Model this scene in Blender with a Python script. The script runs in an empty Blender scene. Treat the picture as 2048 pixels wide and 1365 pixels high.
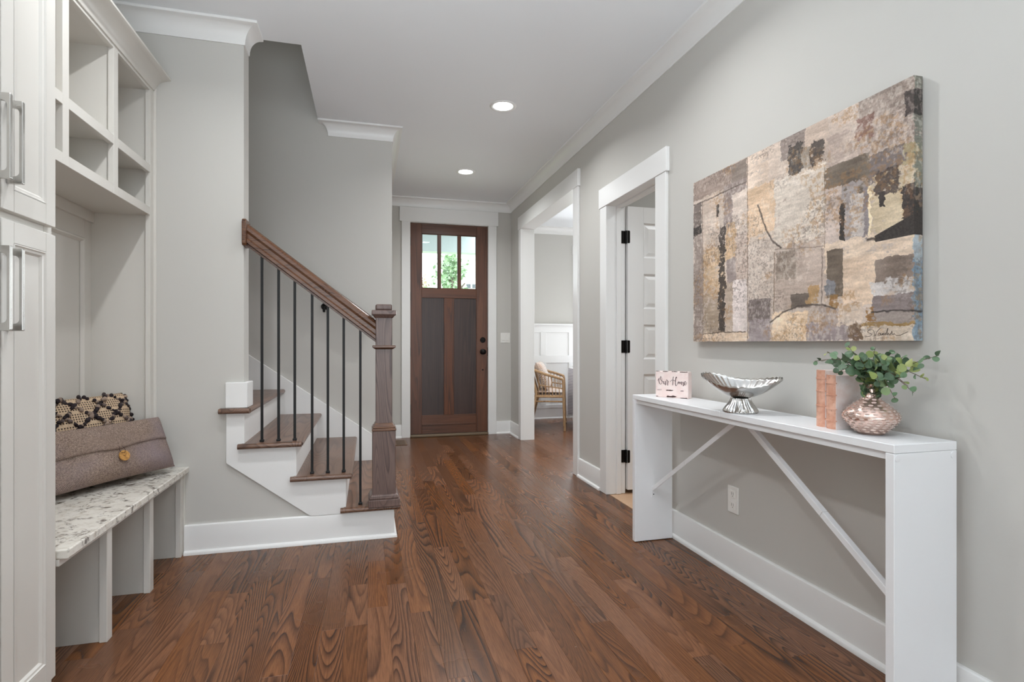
import bpy, bmesh, math, random
import numpy as np
from mathutils import Vector, noise as mnoise

random.seed(7)
RNG = np.random.default_rng(7)
SC = bpy.context.scene
COL = SC.collection

# ------------------------------------------------------------------ camera, world, lights
TH = math.atan(288.0 / 1088.0)
cam_d = bpy.data.cameras.new('camera')
cam_d.sensor_width = 36.0
cam_d.lens = 1088.0 / 2048.0 * 36.0
cam_d.shift_y = 4.5 / 2048.0
cam_d.clip_start = 0.02
cam = bpy.data.objects.new('camera', cam_d)
cam.location = (0, 0, 1.08)
cam.rotation_euler = (math.pi / 2, 0, -TH)
COL.objects.link(cam)
SC.camera = cam

SC.view_settings.view_transform = 'Standard'
SC.view_settings.look = 'None'
SC.view_settings.gamma = 1.0
SC.view_settings.use_curve_mapping = False
SC.view_settings.exposure = -0.42
SC.cycles.use_denoising = True
SC.cycles.denoising_prefilter = 'ACCURATE'
SC.cycles.max_bounces = 12
SC.cycles.diffuse_bounces = 8
SC.cycles.glossy_bounces = 5
SC.cycles.transparent_max_bounces = 12
SC.cycles.caustics_reflective = False
SC.cycles.caustics_refractive = False
SC.cycles.sample_clamp_indirect = 6.0
SC.cycles.use_fast_gi = True          # added ambient fill in the sky colour, occluded nearby
SC.cycles.fast_gi_method = 'ADD'

world = bpy.data.worlds.new('overcast_sky')
SC.world = world
world.use_nodes = True
bgn = world.node_tree.nodes['Background']
bgn.inputs[0].default_value = (0.87, 0.95, 1.0, 1)
bgn.inputs[1].default_value = 7.0
world.light_settings.ao_factor = 0.047
world.light_settings.distance = 1.6

CAN_STRENGTH = 14.0     # the lens itself
CAN_POWER = 13.0        # the LED behind it
CAN_SPOTS = [(0.915, 3.70), (0.915, 5.21), (0.915, 2.18), (-0.58, 2.12), (-0.50, 0.58)]


def area(name, loc, rot, sx, sy, power, col=(1, 1, 1)):
    d = bpy.data.lights.new(name, 'AREA')
    d.shape = 'RECTANGLE'
    d.size = sx
    d.size_y = sy
    d.energy = power
    d.color = col
    o = bpy.data.objects.new(name, d)
    o.location = loc
    o.rotation_euler = rot
    COL.objects.link(o)
    return o


# daylight coming through the windows of the living room behind and of the dining room
area('living_room_daylight', (-0.2, -6.3, 1.45), (math.radians(90), 0, 0), 5.2, 2.0, 14, (0.90, 0.96, 1.0))
# added fill light behind the camera, aimed up to brighten the hall ceiling
area('ceiling_fill', (0.15, -0.75, 1.0), (math.radians(147), 0, 0), 1.7, 0.9, 52, (0.84, 0.93, 1.0)).data.spread = math.radians(95)
area('dining_room_daylight', (3.85, 7.30, 1.55), (math.radians(-72), 0, 0), 1.6, 1.5, 150, (0.93, 0.97, 1.0))

area('stairwell_fill', (-2.2, 3.78, 5.4), (0, 0, 0), 1.6, 0.8, 14, (0.92, 0.97, 1.0))  # added fill light that brightens the dark upper stairwell

# ------------------------------------------------------------------ material helpers


def lin(c):
    return tuple(((x / 255.0) / 12.92 if x / 255.0 <= 0.04045 else ((x / 255.0 + 0.055) / 1.055) ** 2.4) for x in c)


class NT:
    def __init__(self, name):
        self.m = bpy.data.materials.new(name)
        self.m.use_nodes = True
        self.t = self.m.node_tree
        self.t.nodes.clear()
        self.out = self.n('ShaderNodeOutputMaterial')

    def n(self, typ, **kw):
        nd = self.t.nodes.new(typ)
        for k, v in kw.items():
            setattr(nd, k, v)
        return nd

    def l(self, a, b):
        self.t.links.new(a, b)

    def math(self, op, a, b=None, clamp=False):
        nd = self.n('ShaderNodeMath', operation=op)
        nd.use_clamp = clamp
        for i, x in enumerate((a, b)):
            if x is None:
                continue
            if isinstance(x, (int, float)):
                nd.inputs[i].default_value = x
            else:
                self.l(x, nd.inputs[i])
        return nd.outputs[0]

    def noise(self, vec, scale, detail=2, rough=0.5, dist=0.0):
        nd = self.n('ShaderNodeTexNoise')
        nd.inputs['Scale'].default_value = scale
        nd.inputs['Detail'].default_value = detail
        nd.inputs['Roughness'].default_value = rough
        nd.inputs['Distortion'].default_value = dist
        if vec is not None:
            self.l(vec, nd.inputs['Vector'])
        return nd.outputs['Fac']

    def ramp(self, fac, stops, interp='LINEAR'):
        nd = self.n('ShaderNodeValToRGB')
        cr = nd.color_ramp
        cr.interpolation = interp
        while len(cr.elements) < len(stops):
            cr.elements.new(0.5)
        for e, (p, c) in zip(cr.elements, stops):
            e.position = p
            e.color = (*c, 1) if len(c) == 3 else c
        self.l(fac, nd.inputs[0])
        return nd.outputs[0]

    def mix(self, fac, a, b, blend='MIX'):
        nd = self.n('ShaderNodeMix', data_type='RGBA', blend_type=blend)
        if isinstance(fac, (int, float)):
            nd.inputs[0].default_value = fac
        else:
            self.l(fac, nd.inputs[0])
        for i, x in ((6, a), (7, b)):
            if isinstance(x, tuple):
                nd.inputs[i].default_value = (*x[:3], 1)
            else:
                self.l(x, nd.inputs[i])
        return nd.outputs[2]

    def principled(self, color, rough=0.5, metal=0.0, spec=0.5, bump=None, bump_str=0.1, bump_dist=0.002, coat=0.0):
        p = self.n('ShaderNodeBsdfPrincipled')
        if isinstance(color, tuple):
            p.inputs['Base Color'].default_value = (*color[:3], 1)
        else:
            self.l(color, p.inputs['Base Color'])
        if isinstance(rough, (int, float)):
            p.inputs['Roughness'].default_value = rough
        else:
            self.l(rough, p.inputs['Roughness'])
        p.inputs['Metallic'].default_value = metal
        p.inputs['Specular IOR Level'].default_value = spec
        p.inputs['Coat Weight'].default_value = coat
        if bump is not None:
            b = self.n('ShaderNodeBump')
            b.inputs['Strength'].default_value = bump_str
            b.inputs['Distance'].default_value = bump_dist
            self.l(bump, b.inputs['Height'])
            self.l(b.outputs[0], p.inputs['Normal'])
        self.l(p.outputs[0], self.out.inputs[0])
        return p

    def pos(self):
        return self.n('ShaderNodeNewGeometry').outputs['Position']


def paint(name, rgb, rough=0.5, spec=0.4, bump=0.03, scale=220):
    t = NT(name)
    p = t.pos()
    n = t.noise(p, scale, 2)
    big = t.noise(p, 1.3, 2)
    c = lin(rgb)
    c2 = tuple(x * 0.965 for x in c)
    col = t.mix(big, c2, c)
    t.principled(col, rough, 0, spec, n, bump, 0.001)
    return t.m


def flat(name, rgb, rough=0.5, metal=0.0, spec=0.5):
    t = NT(name)
    n = t.noise(t.pos(), 30, 2)
    c = lin(rgb)
    t.principled(t.mix(n, tuple(x * 0.93 for x in c), tuple(min(1, x * 1.05) for x in c)), rough, metal, spec)
    return t.m


def wood(name, axis, light, mid, dark, k=9.0, cross=10.0, along=0.8, rough=0.28, tone=0.35, spec=0.5, linew=0.35,
         pore=0.5, bump=0.06, coat=0.0):
    """oak / mahogany: contour lines of a stretched noise give cathedral grain; each board is shifted at random"""
    t = NT(name)
    oi = t.n('ShaderNodeObjectInfo').outputs['Random']
    at = t.n('ShaderNodeAttribute', attribute_name='rnd').outputs['Fac']
    rnd = t.math('FRACT', t.math('ADD', t.math('MULTIPLY', oi, 7.31), at))
    sep = t.n('ShaderNodeSeparateXYZ')
    t.l(t.pos(), sep.inputs[0])
    sc = [cross, cross, cross]
    sc[axis] = along
    comb = t.n('ShaderNodeCombineXYZ')
    off = t.math('MULTIPLY', rnd, 173.0)
    for i in range(3):
        v = t.math('MULTIPLY', sep.outputs[i], sc[i])
        v = t.math('ADD', v, t.math('MULTIPLY', off, (1.0, 0.37, 0.71)[i]))
        t.l(v, comb.inputs[i])
    vec = comb.outputs[0]
    n1 = t.noise(vec, 1.0, 1.0, 0.35, 0.15)
    kk = t.math('ADD', t.math('MULTIPLY', t.math('FRACT', t.math('MULTIPLY', rnd, 5.3)), k * 0.9), k * 0.6)
    rings = t.math('FRACT', t.math('MULTIPLY', n1, kk))
    # early-wood lines: sharp on one side, fading on the other
    line = t.ramp(rings, [(0.0, (0, 0, 0)), (0.10, (1, 1, 1)), (0.10 + linew * .5, (0.55, 0.55, 0.55)), (0.10 + linew * 1.6, (0, 0, 0))])
    quiet = t.ramp(t.noise(vec, 0.8, 1, 0.5), [(0.35, (0.35, 0.35, 0.35)), (0.6, (1, 1, 1))])
    line = t.math('MULTIPLY', line, quiet)
    # fine pores
    comb2 = t.n('ShaderNodeCombineXYZ')
    s2 = [420.0, 420.0, 420.0]
    s2[axis] = 14.0
    for i in range(3):
        t.l(t.math('ADD', t.math('MULTIPLY', sep.outputs[i], s2[i]), off), comb2.inputs[i])
    por = t.noise(comb2.outputs[0], 1.0, 2, 0.6)
    porm = t.ramp(por, [(0.42, (0, 0, 0)), (0.62, (1, 1, 1))])
    broad = t.noise(vec, 0.55, 2, 0.5)
    base = t.mix(broad, mid, light)
    base = t.mix(t.math('MULTIPLY', line, t.math('ADD', t.math('MULTIPLY', rnd, 0.22), 0.78)), base, dark)
    base = t.mix(t.math('MULTIPLY', porm, pore), base, t.mix(0.5, base, dark))
    hsv = t.n('ShaderNodeHueSaturation')
    hsv.inputs['Hue'].default_value = 0.5
    r2 = t.math('FRACT', t.math('MULTIPLY', rnd, 13.7))
    t.l(t.math('ADD', t.math('MULTIPLY', r2, tone), 1.0 - tone * 0.45), hsv.inputs['Value'])
    t.l(t.math('ADD', t.math('MULTIPLY', rnd, 0.18), 0.9), hsv.inputs['Saturation'])
    t.l(base, hsv.inputs['Color'])
    rn = t.math('ADD', t.math('MULTIPLY', t.noise(t.pos(), 3.0, 3), 0.10), rough - 0.05)
    t.principled(hsv.outputs[0], rn, 0, spec, t.math('MULTIPLY', porm, -0.5),
                 bump, 0.0012, coat)
    return t.m


M = {}
M['wall'] = paint('greige_wall_paint', (200, 198, 193), 0.6, 0.3, 0.04, 260)
M['ceiling'] = paint('ceiling_paint', (239, 242, 245), 0.7, 0.2, 0.04, 200)
M['trim'] = paint('white_trim_paint', (235, 235, 234), 0.32, 0.45, 0.01, 40)
M['cab'] = paint('grey_cabinet_paint', (213, 210, 204), 0.34, 0.45, 0.012, 60)
M['white'] = paint('white_furniture_lacquer', (236, 237, 239), 0.35, 0.45, 0.01, 50)
M['doorwhite'] = paint('white_door_paint', (236, 236, 235), 0.35, 0.45, 0.01, 50)
M['plastic'] = flat('white_plastic', (235, 234, 230), 0.3)
M['plastic_shade'] = flat('plastic_slot_grey', (120, 118, 114), 0.5)
M['black'] = flat('black_bronze_metal', (22, 20, 19), 0.42, 0.7)
M['iron'] = flat('black_iron', (26, 25, 25), 0.45, 0.5)
M['nickel'] = flat('brushed_nickel', (196, 194, 190), 0.24, 1.0)
M['dark_gap'] = flat('dark_subfloor', (30, 20, 15), 0.9)
M['floor'] = wood('stained_oak_floor', 1, (0.220, 0.091, 0.037), (0.140, 0.055, 0.023), (0.014, 0.006, 0.005),
                  k=37.0, cross=6.5, along=0.55, rough=0.26, tone=0.40, pore=0.65, bump=0.0, linew=0.42, spec=0.28)
M['tread'] = wood('stained_oak_tread', 1, (0.225, 0.125, 0.082), (0.160, 0.085, 0.054), (0.040, 0.018, 0.012),
                  k=26.0, cross=7.0, along=0.6, rough=0.3, tone=0.2, pore=0.45, linew=0.36)
M['rail'] = wood('stained_oak_rail', 0, (0.185, 0.085, 0.042), (0.120, 0.050, 0.024), (0.030, 0.012, 0.008),
                 k=14.0, cross=22.0, along=1.5, rough=0.27, tone=0.15)
M['newel'] = wood('stained_oak_newel', 2, (0.190, 0.125, 0.105), (0.135, 0.085, 0.072), (0.045, 0.026, 0.025),
                  k=24.0, cross=9.0, along=0.9, rough=0.33, tone=0.2)
M['mahog'] = wood('mahogany_stile', 2, (0.165, 0.058, 0.024), (0.102, 0.034, 0.015), (0.040, 0.015, 0.008),
                  k=9.0, cross=14.0, along=0.6, rough=0.33, tone=0.25, pore=0.5, linew=0.5)
M['mahogx'] = wood('mahogany_rail', 0, (0.155, 0.056, 0.024), (0.096, 0.033, 0.015), (0.040, 0.015, 0.008),
                   k=9.0, cross=14.0, along=0.6, rough=0.33, tone=0.2, pore=0.5, linew=0.5)
M['mahogd'] = wood('dark_mahogany_panel', 2, (0.068, 0.036, 0.028), (0.042, 0.022, 0.019), (0.018, 0.010, 0.009),
                   k=9.0, cross=14.0, along=0.5, rough=0.33, tone=0.2, pore=0.5, linew=0.5)
M['rattan'] = wood('natural_rattan', 2, (0.52, 0.34, 0.19), (0.42, 0.26, 0.13), (0.25, 0.14, 0.07), k=4, cross=30,
                   along=4, rough=0.45, tone=0.2)
M['darkwood'] = wood('dark_chair_leg', 2, (0.10, 0.045, 0.025), (0.07, 0.03, 0.018), (0.03, 0.012, 0.01), k=4, cross=20,
                     along=2, rough=0.4, tone=0.1)
M['tan_tile'] = flat('tan_floor', (190, 155, 125), 0.5)


def mk_granite():
    t = NT('white_granite')
    p = t.pos()
    vor = t.noise(p, 9, 4, 0.6, 1.2)
    n2 = t.noise(p, 34, 4, 0.65, 0.8)
    n3 = t.noise(p, 13, 5, 0.75, 1.2)
    base = t.mix(vor, lin((205, 200, 190)), lin((236, 233, 226)))
    tan = t.ramp(n2, [(0.50, (0, 0, 0)), (0.70, (1, 1, 1))])
    base = t.mix(t.math('MULTIPLY', tan, 0.45), base, lin((168, 150, 128)))
    dk = t.ramp(n3, [(0.50, (0, 0, 0)), (0.60, (1, 1, 1))])
    dk2 = t.ramp(n2, [(0.40, (0, 0, 0)), (0.56, (1, 1, 1))])
    base = t.mix(t.math('MULTIPLY', t.math('MULTIPLY', dk, dk2), 0.9), base, lin((78, 68, 62)))
    t.principled(base, 0.16, 0, 0.5)
    return t.m


M['granite'] = mk_granite()


def mk_weave(name, c1, c2, scale=420, c3=None):
    t = NT(name)
    tc = t.n('ShaderNodeUVMap').outputs[0]
    sep = t.n('ShaderNodeSeparateXYZ')
    t.l(tc, sep.inputs[0])
    a = t.math('SINE', t.math('MULTIPLY', sep.outputs[0], scale))
    b = t.math('SINE', t.math('MULTIPLY', sep.outputs[1], scale))
    w = t.math('MULTIPLY', a, b)
    n = t.noise(t.pos(), 190, 4, 0.75)
    n2 = t.noise(t.pos(), 4, 2, 0.6)
    f = t.math('ADD', t.math('MULTIPLY', w, 0.22), t.math('MULTIPLY', n, 1.0), clamp=True)
    col = t.mix(t.ramp(f, [(0.3, (0, 0, 0)), (0.75, (1, 1, 1))]), lin(c1), lin(c2))
    if c3:
        col = t.mix(t.ramp(n2, [(0.45, (0, 0, 0)), (0.7, (0.6, 0.6, 0.6))]), col, lin(c3))
    t.principled(col, 0.9, 0, 0.1, t.math('ADD', w, n), 0.5, 0.002)
    return t.m


M['taupe'] = mk_weave('taupe_linen', (84, 68, 60), (190, 168, 154), 1100, (142, 130, 138))


def mk_openweave():
    """cream open weave: rows of small dark holes between cream threads (uv in metres)"""
    t = NT('cream_open_weave')
    tc = t.n('ShaderNodeUVMap').outputs[0]
    sep = t.n('ShaderNodeSeparateXYZ')
    t.l(tc, sep.inputs[0])
    u = t.math('FRACT', t.math('MULTIPLY', sep.outputs[0], 92.0))
    v = t.math('FRACT', t.math('MULTIPLY', sep.outputs[1], 92.0))
    hu = t.math('GREATER_THAN', u, 0.46)
    hv = t.math('GREATER_THAN', v, 0.42)
    band = t.math('GREATER_THAN', t.math('FRACT', t.math('MULTIPLY', sep.outputs[1], 18.0)), 0.24)
    hole = t.math('MULTIPLY', t.math('MULTIPLY', hu, hv), band)
    n = t.noise(t.pos(), 150, 2)
    cream = t.mix(n, lin((176, 148, 122)), lin((216, 194, 166)))
    col = t.mix(t.math('MULTIPLY', hole, 0.92), cream, lin((38, 30, 30)))
    t.principled(col, 0.9, 0, 0.1, t.math('SUBTRACT', n, t.math('MULTIPLY', hole, 2.0)), 0.6, 0.003)
    return t.m


M['openweave'] = mk_openweave()


def mk_tuft():
    t = NT('wool_tufts')
    a = t.n('ShaderNodeAttribute', attribute_name='rnd').outputs['Fac']
    n = t.noise(t.pos(), 300, 3)
    c = t.ramp(a, [(0.0, lin((40, 35, 38))), (0.55, lin((62, 56, 60))), (0.72, lin((120, 106, 100))), (1.0, lin((190, 168, 150)))])
    t.principled(t.mix(t.math('MULTIPLY', n, 0.5), c, lin((70, 62, 62))), 0.95, 0, 0.05, n, 0.8, 0.004)
    return t.m


M['tuft'] = mk_tuft()


def mk_stripe():
    t = NT('blue_white_woven_cloth')
    sep = t.n('ShaderNodeSeparateXYZ')
    t.l(t.pos(), sep.inputs[0])
    s = t.math('GREATER_THAN', t.math('FRACT', t.math('MULTIPLY', sep.outputs[2], 48.0)), 0.62)
    n = t.noise(t.pos(), 120, 2)
    col = t.mix(t.math('MULTIPLY', s, 0.75), t.mix(n, lin((214, 212, 216)), lin((236, 234, 236))), lin((120, 124, 158)))
    t.principled(col, 0.9, 0, 0.1)
    return t.m


M['stripe'] = mk_stripe()
M['fringe'] = flat('white_fringe', (232, 228, 224), 0.9)
M['boho'] = mk_weave('boho_pillow_cloth', (96, 84, 84), (244, 234, 224), 260, (206, 170, 146))
M['silver'] = flat('polished_aluminium', (205, 203, 200), 0.2, 1.0)


def mk_rose():
    t = NT('rose_gold_mercury_glass')
    n = t.noise(t.pos(), 55, 4, 0.7)
    col = t.mix(n, lin((206, 160, 142)), lin((242, 222, 212)))
    sp = t.ramp(t.noise(t.pos(), 140, 3), [(0.62, (0, 0, 0)), (0.72, (1, 1, 1))])
    col = t.mix(t.math('MULTIPLY', sp, 0.35), col, lin((120, 88, 74)))
    t.principled(col, 0.2, 0.85, 0.5, n, 0.15, 0.002)
    return t.m


M['rose'] = mk_rose()


def mk_distress(name, base, pale, spot, s=28):
    t = NT(name)
    n = t.noise(t.pos(), s, 4, 0.6)
    col = t.mix(t.ramp(n, [(0.4, (0, 0, 0)), (0.62, (1, 1, 1))]), lin(base), lin(pale))
    sp = t.ramp(t.noise(t.pos(), 210, 2), [(0.68, (0, 0, 0)), (0.74, (1, 1, 1))])
    col = t.mix(sp, col, lin(spot))
    t.principled(col, 0.6, 0, 0.3)
    return t.m


M['pinkspine'] = mk_distress('peach_book_spine', (206, 152, 128), (226, 180, 158), (130, 95, 80))
M['pinkcover'] = mk_distress('pearly_pink_book_cover', (226, 204, 196), (240, 232, 230), (208, 180, 170), 9)
M['pages'] = mk_distress('page_edges', (200, 180, 165), (222, 205, 190), (150, 130, 120), 60)
M['signpink'] = mk_distress('pale_pink_paint', (243, 221, 216), (247, 232, 227), (228, 198, 192), 30)
M['chip'] = flat('dark_chipped_wood', (58, 32, 30), 0.7)
M['ink'] = flat('brown_ink', (92, 70, 74), 0.7)
M['sign_ink'] = flat('charcoal_ink', (64, 56, 54), 0.8)
M['button'] = wood('wooden_button', 0, (0.62, 0.36, 0.13), (0.52, 0.27, 0.09), (0.26, 0.12, 0.04), k=5, cross=40, along=20,
                   rough=0.35, tone=0.1)
M['stem'] = flat('brown_stem', (88, 66, 52), 0.7)


def mk_leaf():
    t = NT('eucalyptus_leaf')
    oi = t.n('ShaderNodeObjectInfo').outputs['Random']
    c = t.ramp(oi, [(0.0, lin((44, 70, 54))), (0.3, lin((58, 88, 64))), (0.55, lin((92, 124, 92))), (0.7, lin((112, 140, 114))),
                    (0.82, lin((128, 144, 66))), (1.0, lin((178, 184, 118)))])
    n = t.noise(t.pos(), 90, 2)
    p = t.principled(t.mix(t.math('MULTIPLY', n, 0.35), c, lin((140, 158, 120))), 0.45, 0, 0.4)
    return t.m


M['leaf'] = mk_leaf()


def mk_vcol(name, attr='Col', rough=0.6):
    t = NT(name)
    a = t.n('ShaderNodeAttribute', attribute_name=attr).outputs['Color']
    n = t.noise(t.pos(), 700, 2)
    n2 = t.noise(t.pos(), 130, 4, 0.7)
    col = t.mix(t.math('MULTIPLY', n2, 0.12), a, lin((225, 215, 205)))
    t.principled(col, rough, 0, 0.25, t.math('ADD', n, n2), 0.25, 0.0015)
    return t.m


M['canvas'] = mk_vcol('painted_canvas')


def mk_glass():
    t = NT('window_glass')
    fr = t.n('ShaderNodeFresnel')
    fr.inputs[0].default_value = 1.45
    tr = t.n('ShaderNodeBsdfTransparent')
    tr.inputs[0].default_value = (0.97, 0.985, 0.98, 1)
    gl = t.n('ShaderNodeBsdfGlossy')
    gl.inputs['Roughness'].default_value = 0.02
    mx = t.n('ShaderNodeMixShader')
    t.l(fr.outputs[0], mx.inputs[0])
    t.l(tr.outputs[0], mx.inputs[1])
    t.l(gl.outputs[0], mx.inputs[2])
    t.l(mx.outputs[0], t.out.inputs[0])
    return t.m


M['glass'] = mk_glass()


def emit(name, col, s):
    t = NT(name)
    e = t.n('ShaderNodeEmission')
    e.inputs[0].default_value = (*col, 1)
    e.inputs[1].default_value = s
    t.l(e.outputs[0], t.out.inputs[0])
    return t.m


M['lamp'] = emit('lit_led_lens', (0.965, 0.985, 1.0), CAN_STRENGTH)
M['porch_lamp'] = emit('lit_porch_lens', (1.0, 0.97, 0.93), 8.0)
M['porch'] = flat('porch_ceiling_paint', (150, 168, 172), 0.6)
M['beam'] = flat('porch_beam_paint', (205, 212, 214), 0.6)
M['grass'] = flat('lawn', (120, 140, 80), 0.9)
M['foliage'] = flat('overexposed_foliage', (150, 176, 140), 0.7)  # foliage colours lightened to look overexposed
M['foliage2'] = flat('pale_foliage', (206, 194, 176), 0.7)
M['bark'] = flat('tree_bark', (110, 96, 88), 0.9)
M['siding'] = flat('white_siding', (238, 238, 236), 0.7)
M['darkpane'] = flat('dark_far_window', (78, 84, 90), 0.15)
M['roof'] = flat('grey_roof', (120, 120, 124), 0.8)
M['concrete'] = flat('porch_concrete', (170, 168, 164), 0.8)
M['threshold'] = flat('bronze_threshold', (120, 104, 84), 0.45, 0.4)
M['vent'] = flat('wood_tone_vent', (118, 92, 68), 0.45)
M['ventdark'] = flat('vent_shadow', (40, 30, 22), 0.8)

# ------------------------------------------------------------------ mesh helpers
WL = {}   # world location of every object


class MB:
    def __init__(self):
        self.v = []
        self.f = []
        self.uv = None

    def add(self, vs, fs):
        b = len(self.v)
        self.v.extend([tuple(map(float, p)) for p in vs])
        self.f.extend([tuple(b + i for i in f) for f in fs])
        return self

    def box(self, x0, x1, y0, y1, z0, z1):
        if x0 > x1: x0, x1 = x1, x0
        if y0 > y1: y0, y1 = y1, y0
        if z0 > z1: z0, z1 = z1, z0
        v = [(x0, y0, z0), (x1, y0, z0), (x1, y1, z0), (x0, y1, z0), (x0, y0, z1), (x1, y0, z1), (x1, y1, z1), (x0, y1, z1)]
        return self.add(v, [(0, 3, 2, 1), (4, 5, 6, 7), (0, 1, 5, 4), (1, 2, 6, 5), (2, 3, 7, 6), (3, 0, 4, 7)])

    def obox(self, c, ax, ay, az):
        """box from centre and three half-axis vectors"""
        c, ax, ay, az = map(np.array, (c, ax, ay, az))
        v = [c + sx * ax + sy * ay + sz * az for sz in (-1, 1) for sx, sy in ((-1, -1), (1, -1), (1, 1), (-1, 1))]
        return self.add(v, [(0, 3, 2, 1), (4, 5, 6, 7), (0, 1, 5, 4), (1, 2, 6, 5), (2, 3, 7, 6), (3, 0, 4, 7)])

    def bar(self, p, q, w, d, up=(0, 0, 1)):
        """rectangular bar from p to q; w across, d along 'up'"""
        p, q, up = np.array(p, float), np.array(q, float), np.array(up, float)
        a = (q - p) / 2
        dirn = a / np.linalg.norm(a)
        s = np.cross(dirn, up)
        s /= np.linalg.norm(s)
        u = np.cross(s, dirn)
        return self.obox((p + q) / 2, a, s * w / 2, u * d / 2)

    def prism(self, poly, axis, a0, a1):
        """poly: 2-D points in the plane of the other two axes (in xyz order), extruded along axis"""
        n = len(poly)
        vs = []
        for a in (a0, a1):
            for p in poly:
                q = list(p)
                q.insert(axis, a)
                vs.append(q)
        fs = [tuple(range(n - 1, -1, -1)), tuple(range(n, 2 * n))]
        fs += [(i, (i + 1) % n, n + (i + 1) % n, n + i) for i in range(n)]
        return self.add(vs, fs)

    def tube(self, pts, r, n=8, cap=True):
        pts = [np.array(p, float) for p in pts]
        rs = r if isinstance(r, (list, tuple, np.ndarray)) else [r] * len(pts)
        rings = []
        prev = None
        for i, p in enumerate(pts):
            d = pts[min(i + 1, len(pts) - 1)] - pts[max(i - 1, 0)]
            d = d / (np.linalg.norm(d) + 1e-12)
            if prev is None:
                ref = np.array((0, 0, 1.0)) if abs(d[2]) < 0.9 else np.array((1.0, 0, 0))
                s = np.cross(d, ref)
            else:
                s = prev - d * np.dot(prev, d)
            s /= np.linalg.norm(s) + 1e-12
            prev = s
            u = np.cross(d, s)
            rings.append([p + rs[i] * (math.cos(2 * math.pi * k / n) * s + math.sin(2 * math.pi * k / n) * u) for k in range(n)])
        vs = [v for ring in rings for v in ring]
        fs = []
        for i in range(len(pts) - 1):
            for k in range(n):
                fs.append((i * n + k, i * n + (k + 1) % n, (i + 1) * n + (k + 1) % n, (i + 1) * n + k))
        if cap:
            fs.append(tuple(range(n - 1, -1, -1)))
            fs.append(tuple((len(pts) - 1) * n + k for k in range(n)))
        return self.add(vs, fs)

    def lathe(self, prof, c, n=32, axis=2, cap=True, fn=None):
        """prof: (radius, height) from bottom to top"""
        vs = []
        for r, h in prof:
            for k in range(n):
                a = 2 * math.pi * k / n
                rr = r if fn is None else fn(r, h, a)
                p = [rr * math.cos(a), rr * math.sin(a)]
                p.insert(axis, h)
                vs.append([c[0] + p[0], c[1] + p[1], c[2] + p[2]])
        fs = []
        for i in range(len(prof) - 1):
            for k in range(n):
                fs.append((i * n + k, i * n + (k + 1) % n, (i + 1) * n + (k + 1) % n, (i + 1) * n + k))
        if cap:
            fs.append(tuple(range(n - 1, -1, -1)))
            fs.append(tuple((len(prof) - 1) * n + k for k in range(n)))
        return self.add(vs, fs)

    def sweep(self, path, prof, z0=0.0, closed=False):
        """profile (out, z) swept along a plan path, the room on the right-hand side, mitred corners"""
        P = [np.array(p, float) for p in path]
        n = len(P)
        offs = []
        for i in range(n):
            d0 = P[i] - P[i - 1] if i > 0 else P[1] - P[0]
            d1 = P[i + 1] - P[i] if i < n - 1 else P[n - 1] - P[n - 2]
            d0 = d0 / np.linalg.norm(d0)
            d1 = d1 / np.linalg.norm(d1)
            n0 = np.array((d0[1], -d0[0]))
            n1 = np.array((d1[1], -d1[0]))
            m = n0 + n1
            m = m / np.dot(m, n0)
            offs.append(m)
        k = len(prof)
        vs = []
        for i in range(n):
            for (o, z) in prof:
                q = P[i] + offs[i] * o
                vs.append((q[0], q[1], z0 + z))
        fs = []
        for i in range(n - 1):
            for j in range(k):
                fs.append((i * k + j, i * k + (j + 1) % k, (i + 1) * k + (j + 1) % k, (i + 1) * k + j))
        fs.append(tuple(range(k)))
        fs.append(tuple((n - 1) * k + j for j in range(k - 1, -1, -1)))
        return self.add(vs, fs)

    def ring(self, rect, prof, mp, fill=True):
        """nested rectangles: prof (inset, height); mp maps (a, b, h) to 3-D; the innermost is filled"""
        a0, b0, a1, b1 = rect
        vs = []
        for d, h in prof:
            vs += [mp(a0 + d, b0 + d, h), mp(a1 - d, b0 + d, h), mp(a1 - d, b1 - d, h), mp(a0 + d, b1 - d, h)]
        fs = []
        for i in range(len(prof) - 1):
            for k in range(4):
                fs.append((i * 4 + k, i * 4 + (k + 1) % 4, i * 4 + 4 + (k + 1) % 4, i * 4 + 4 + k))
        if fill:
            b = (len(prof) - 1) * 4
            fs.append((b, b + 1, b + 2, b + 3))
        return self.add(vs, fs)

    def ball(self, c, r, n=6, m=4, sq=(1, 1, 1)):
        vs = [(c[0], c[1], c[2] - r * sq[2])]
        for i in range(1, m):
            t = math.pi * i / m
            for k in range(n):
                a = 2 * math.pi * k / n
                vs.append((c[0] + r * sq[0] * math.sin(t) * math.cos(a), c[1] + r * sq[1] * math.sin(t) * math.sin(a), c[2] - r * sq[2] * math.cos(t)))
        vs.append((c[0], c[1], c[2] + r * sq[2]))
        fs = [(0, 1 + (k + 1) % n, 1 + k) for k in range(n)]
        for i in range(m - 2):
            for k in range(n):
                fs.append((1 + i * n + k, 1 + i * n + (k + 1) % n, 1 + (i + 1) * n + (k + 1) % n, 1 + (i + 1) * n + k))
        b = 1 + (m - 2) * n
        fs += [(b + k, b + (k + 1) % n, b + n) for k in range(n)]
        return self.add(vs, fs)

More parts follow.
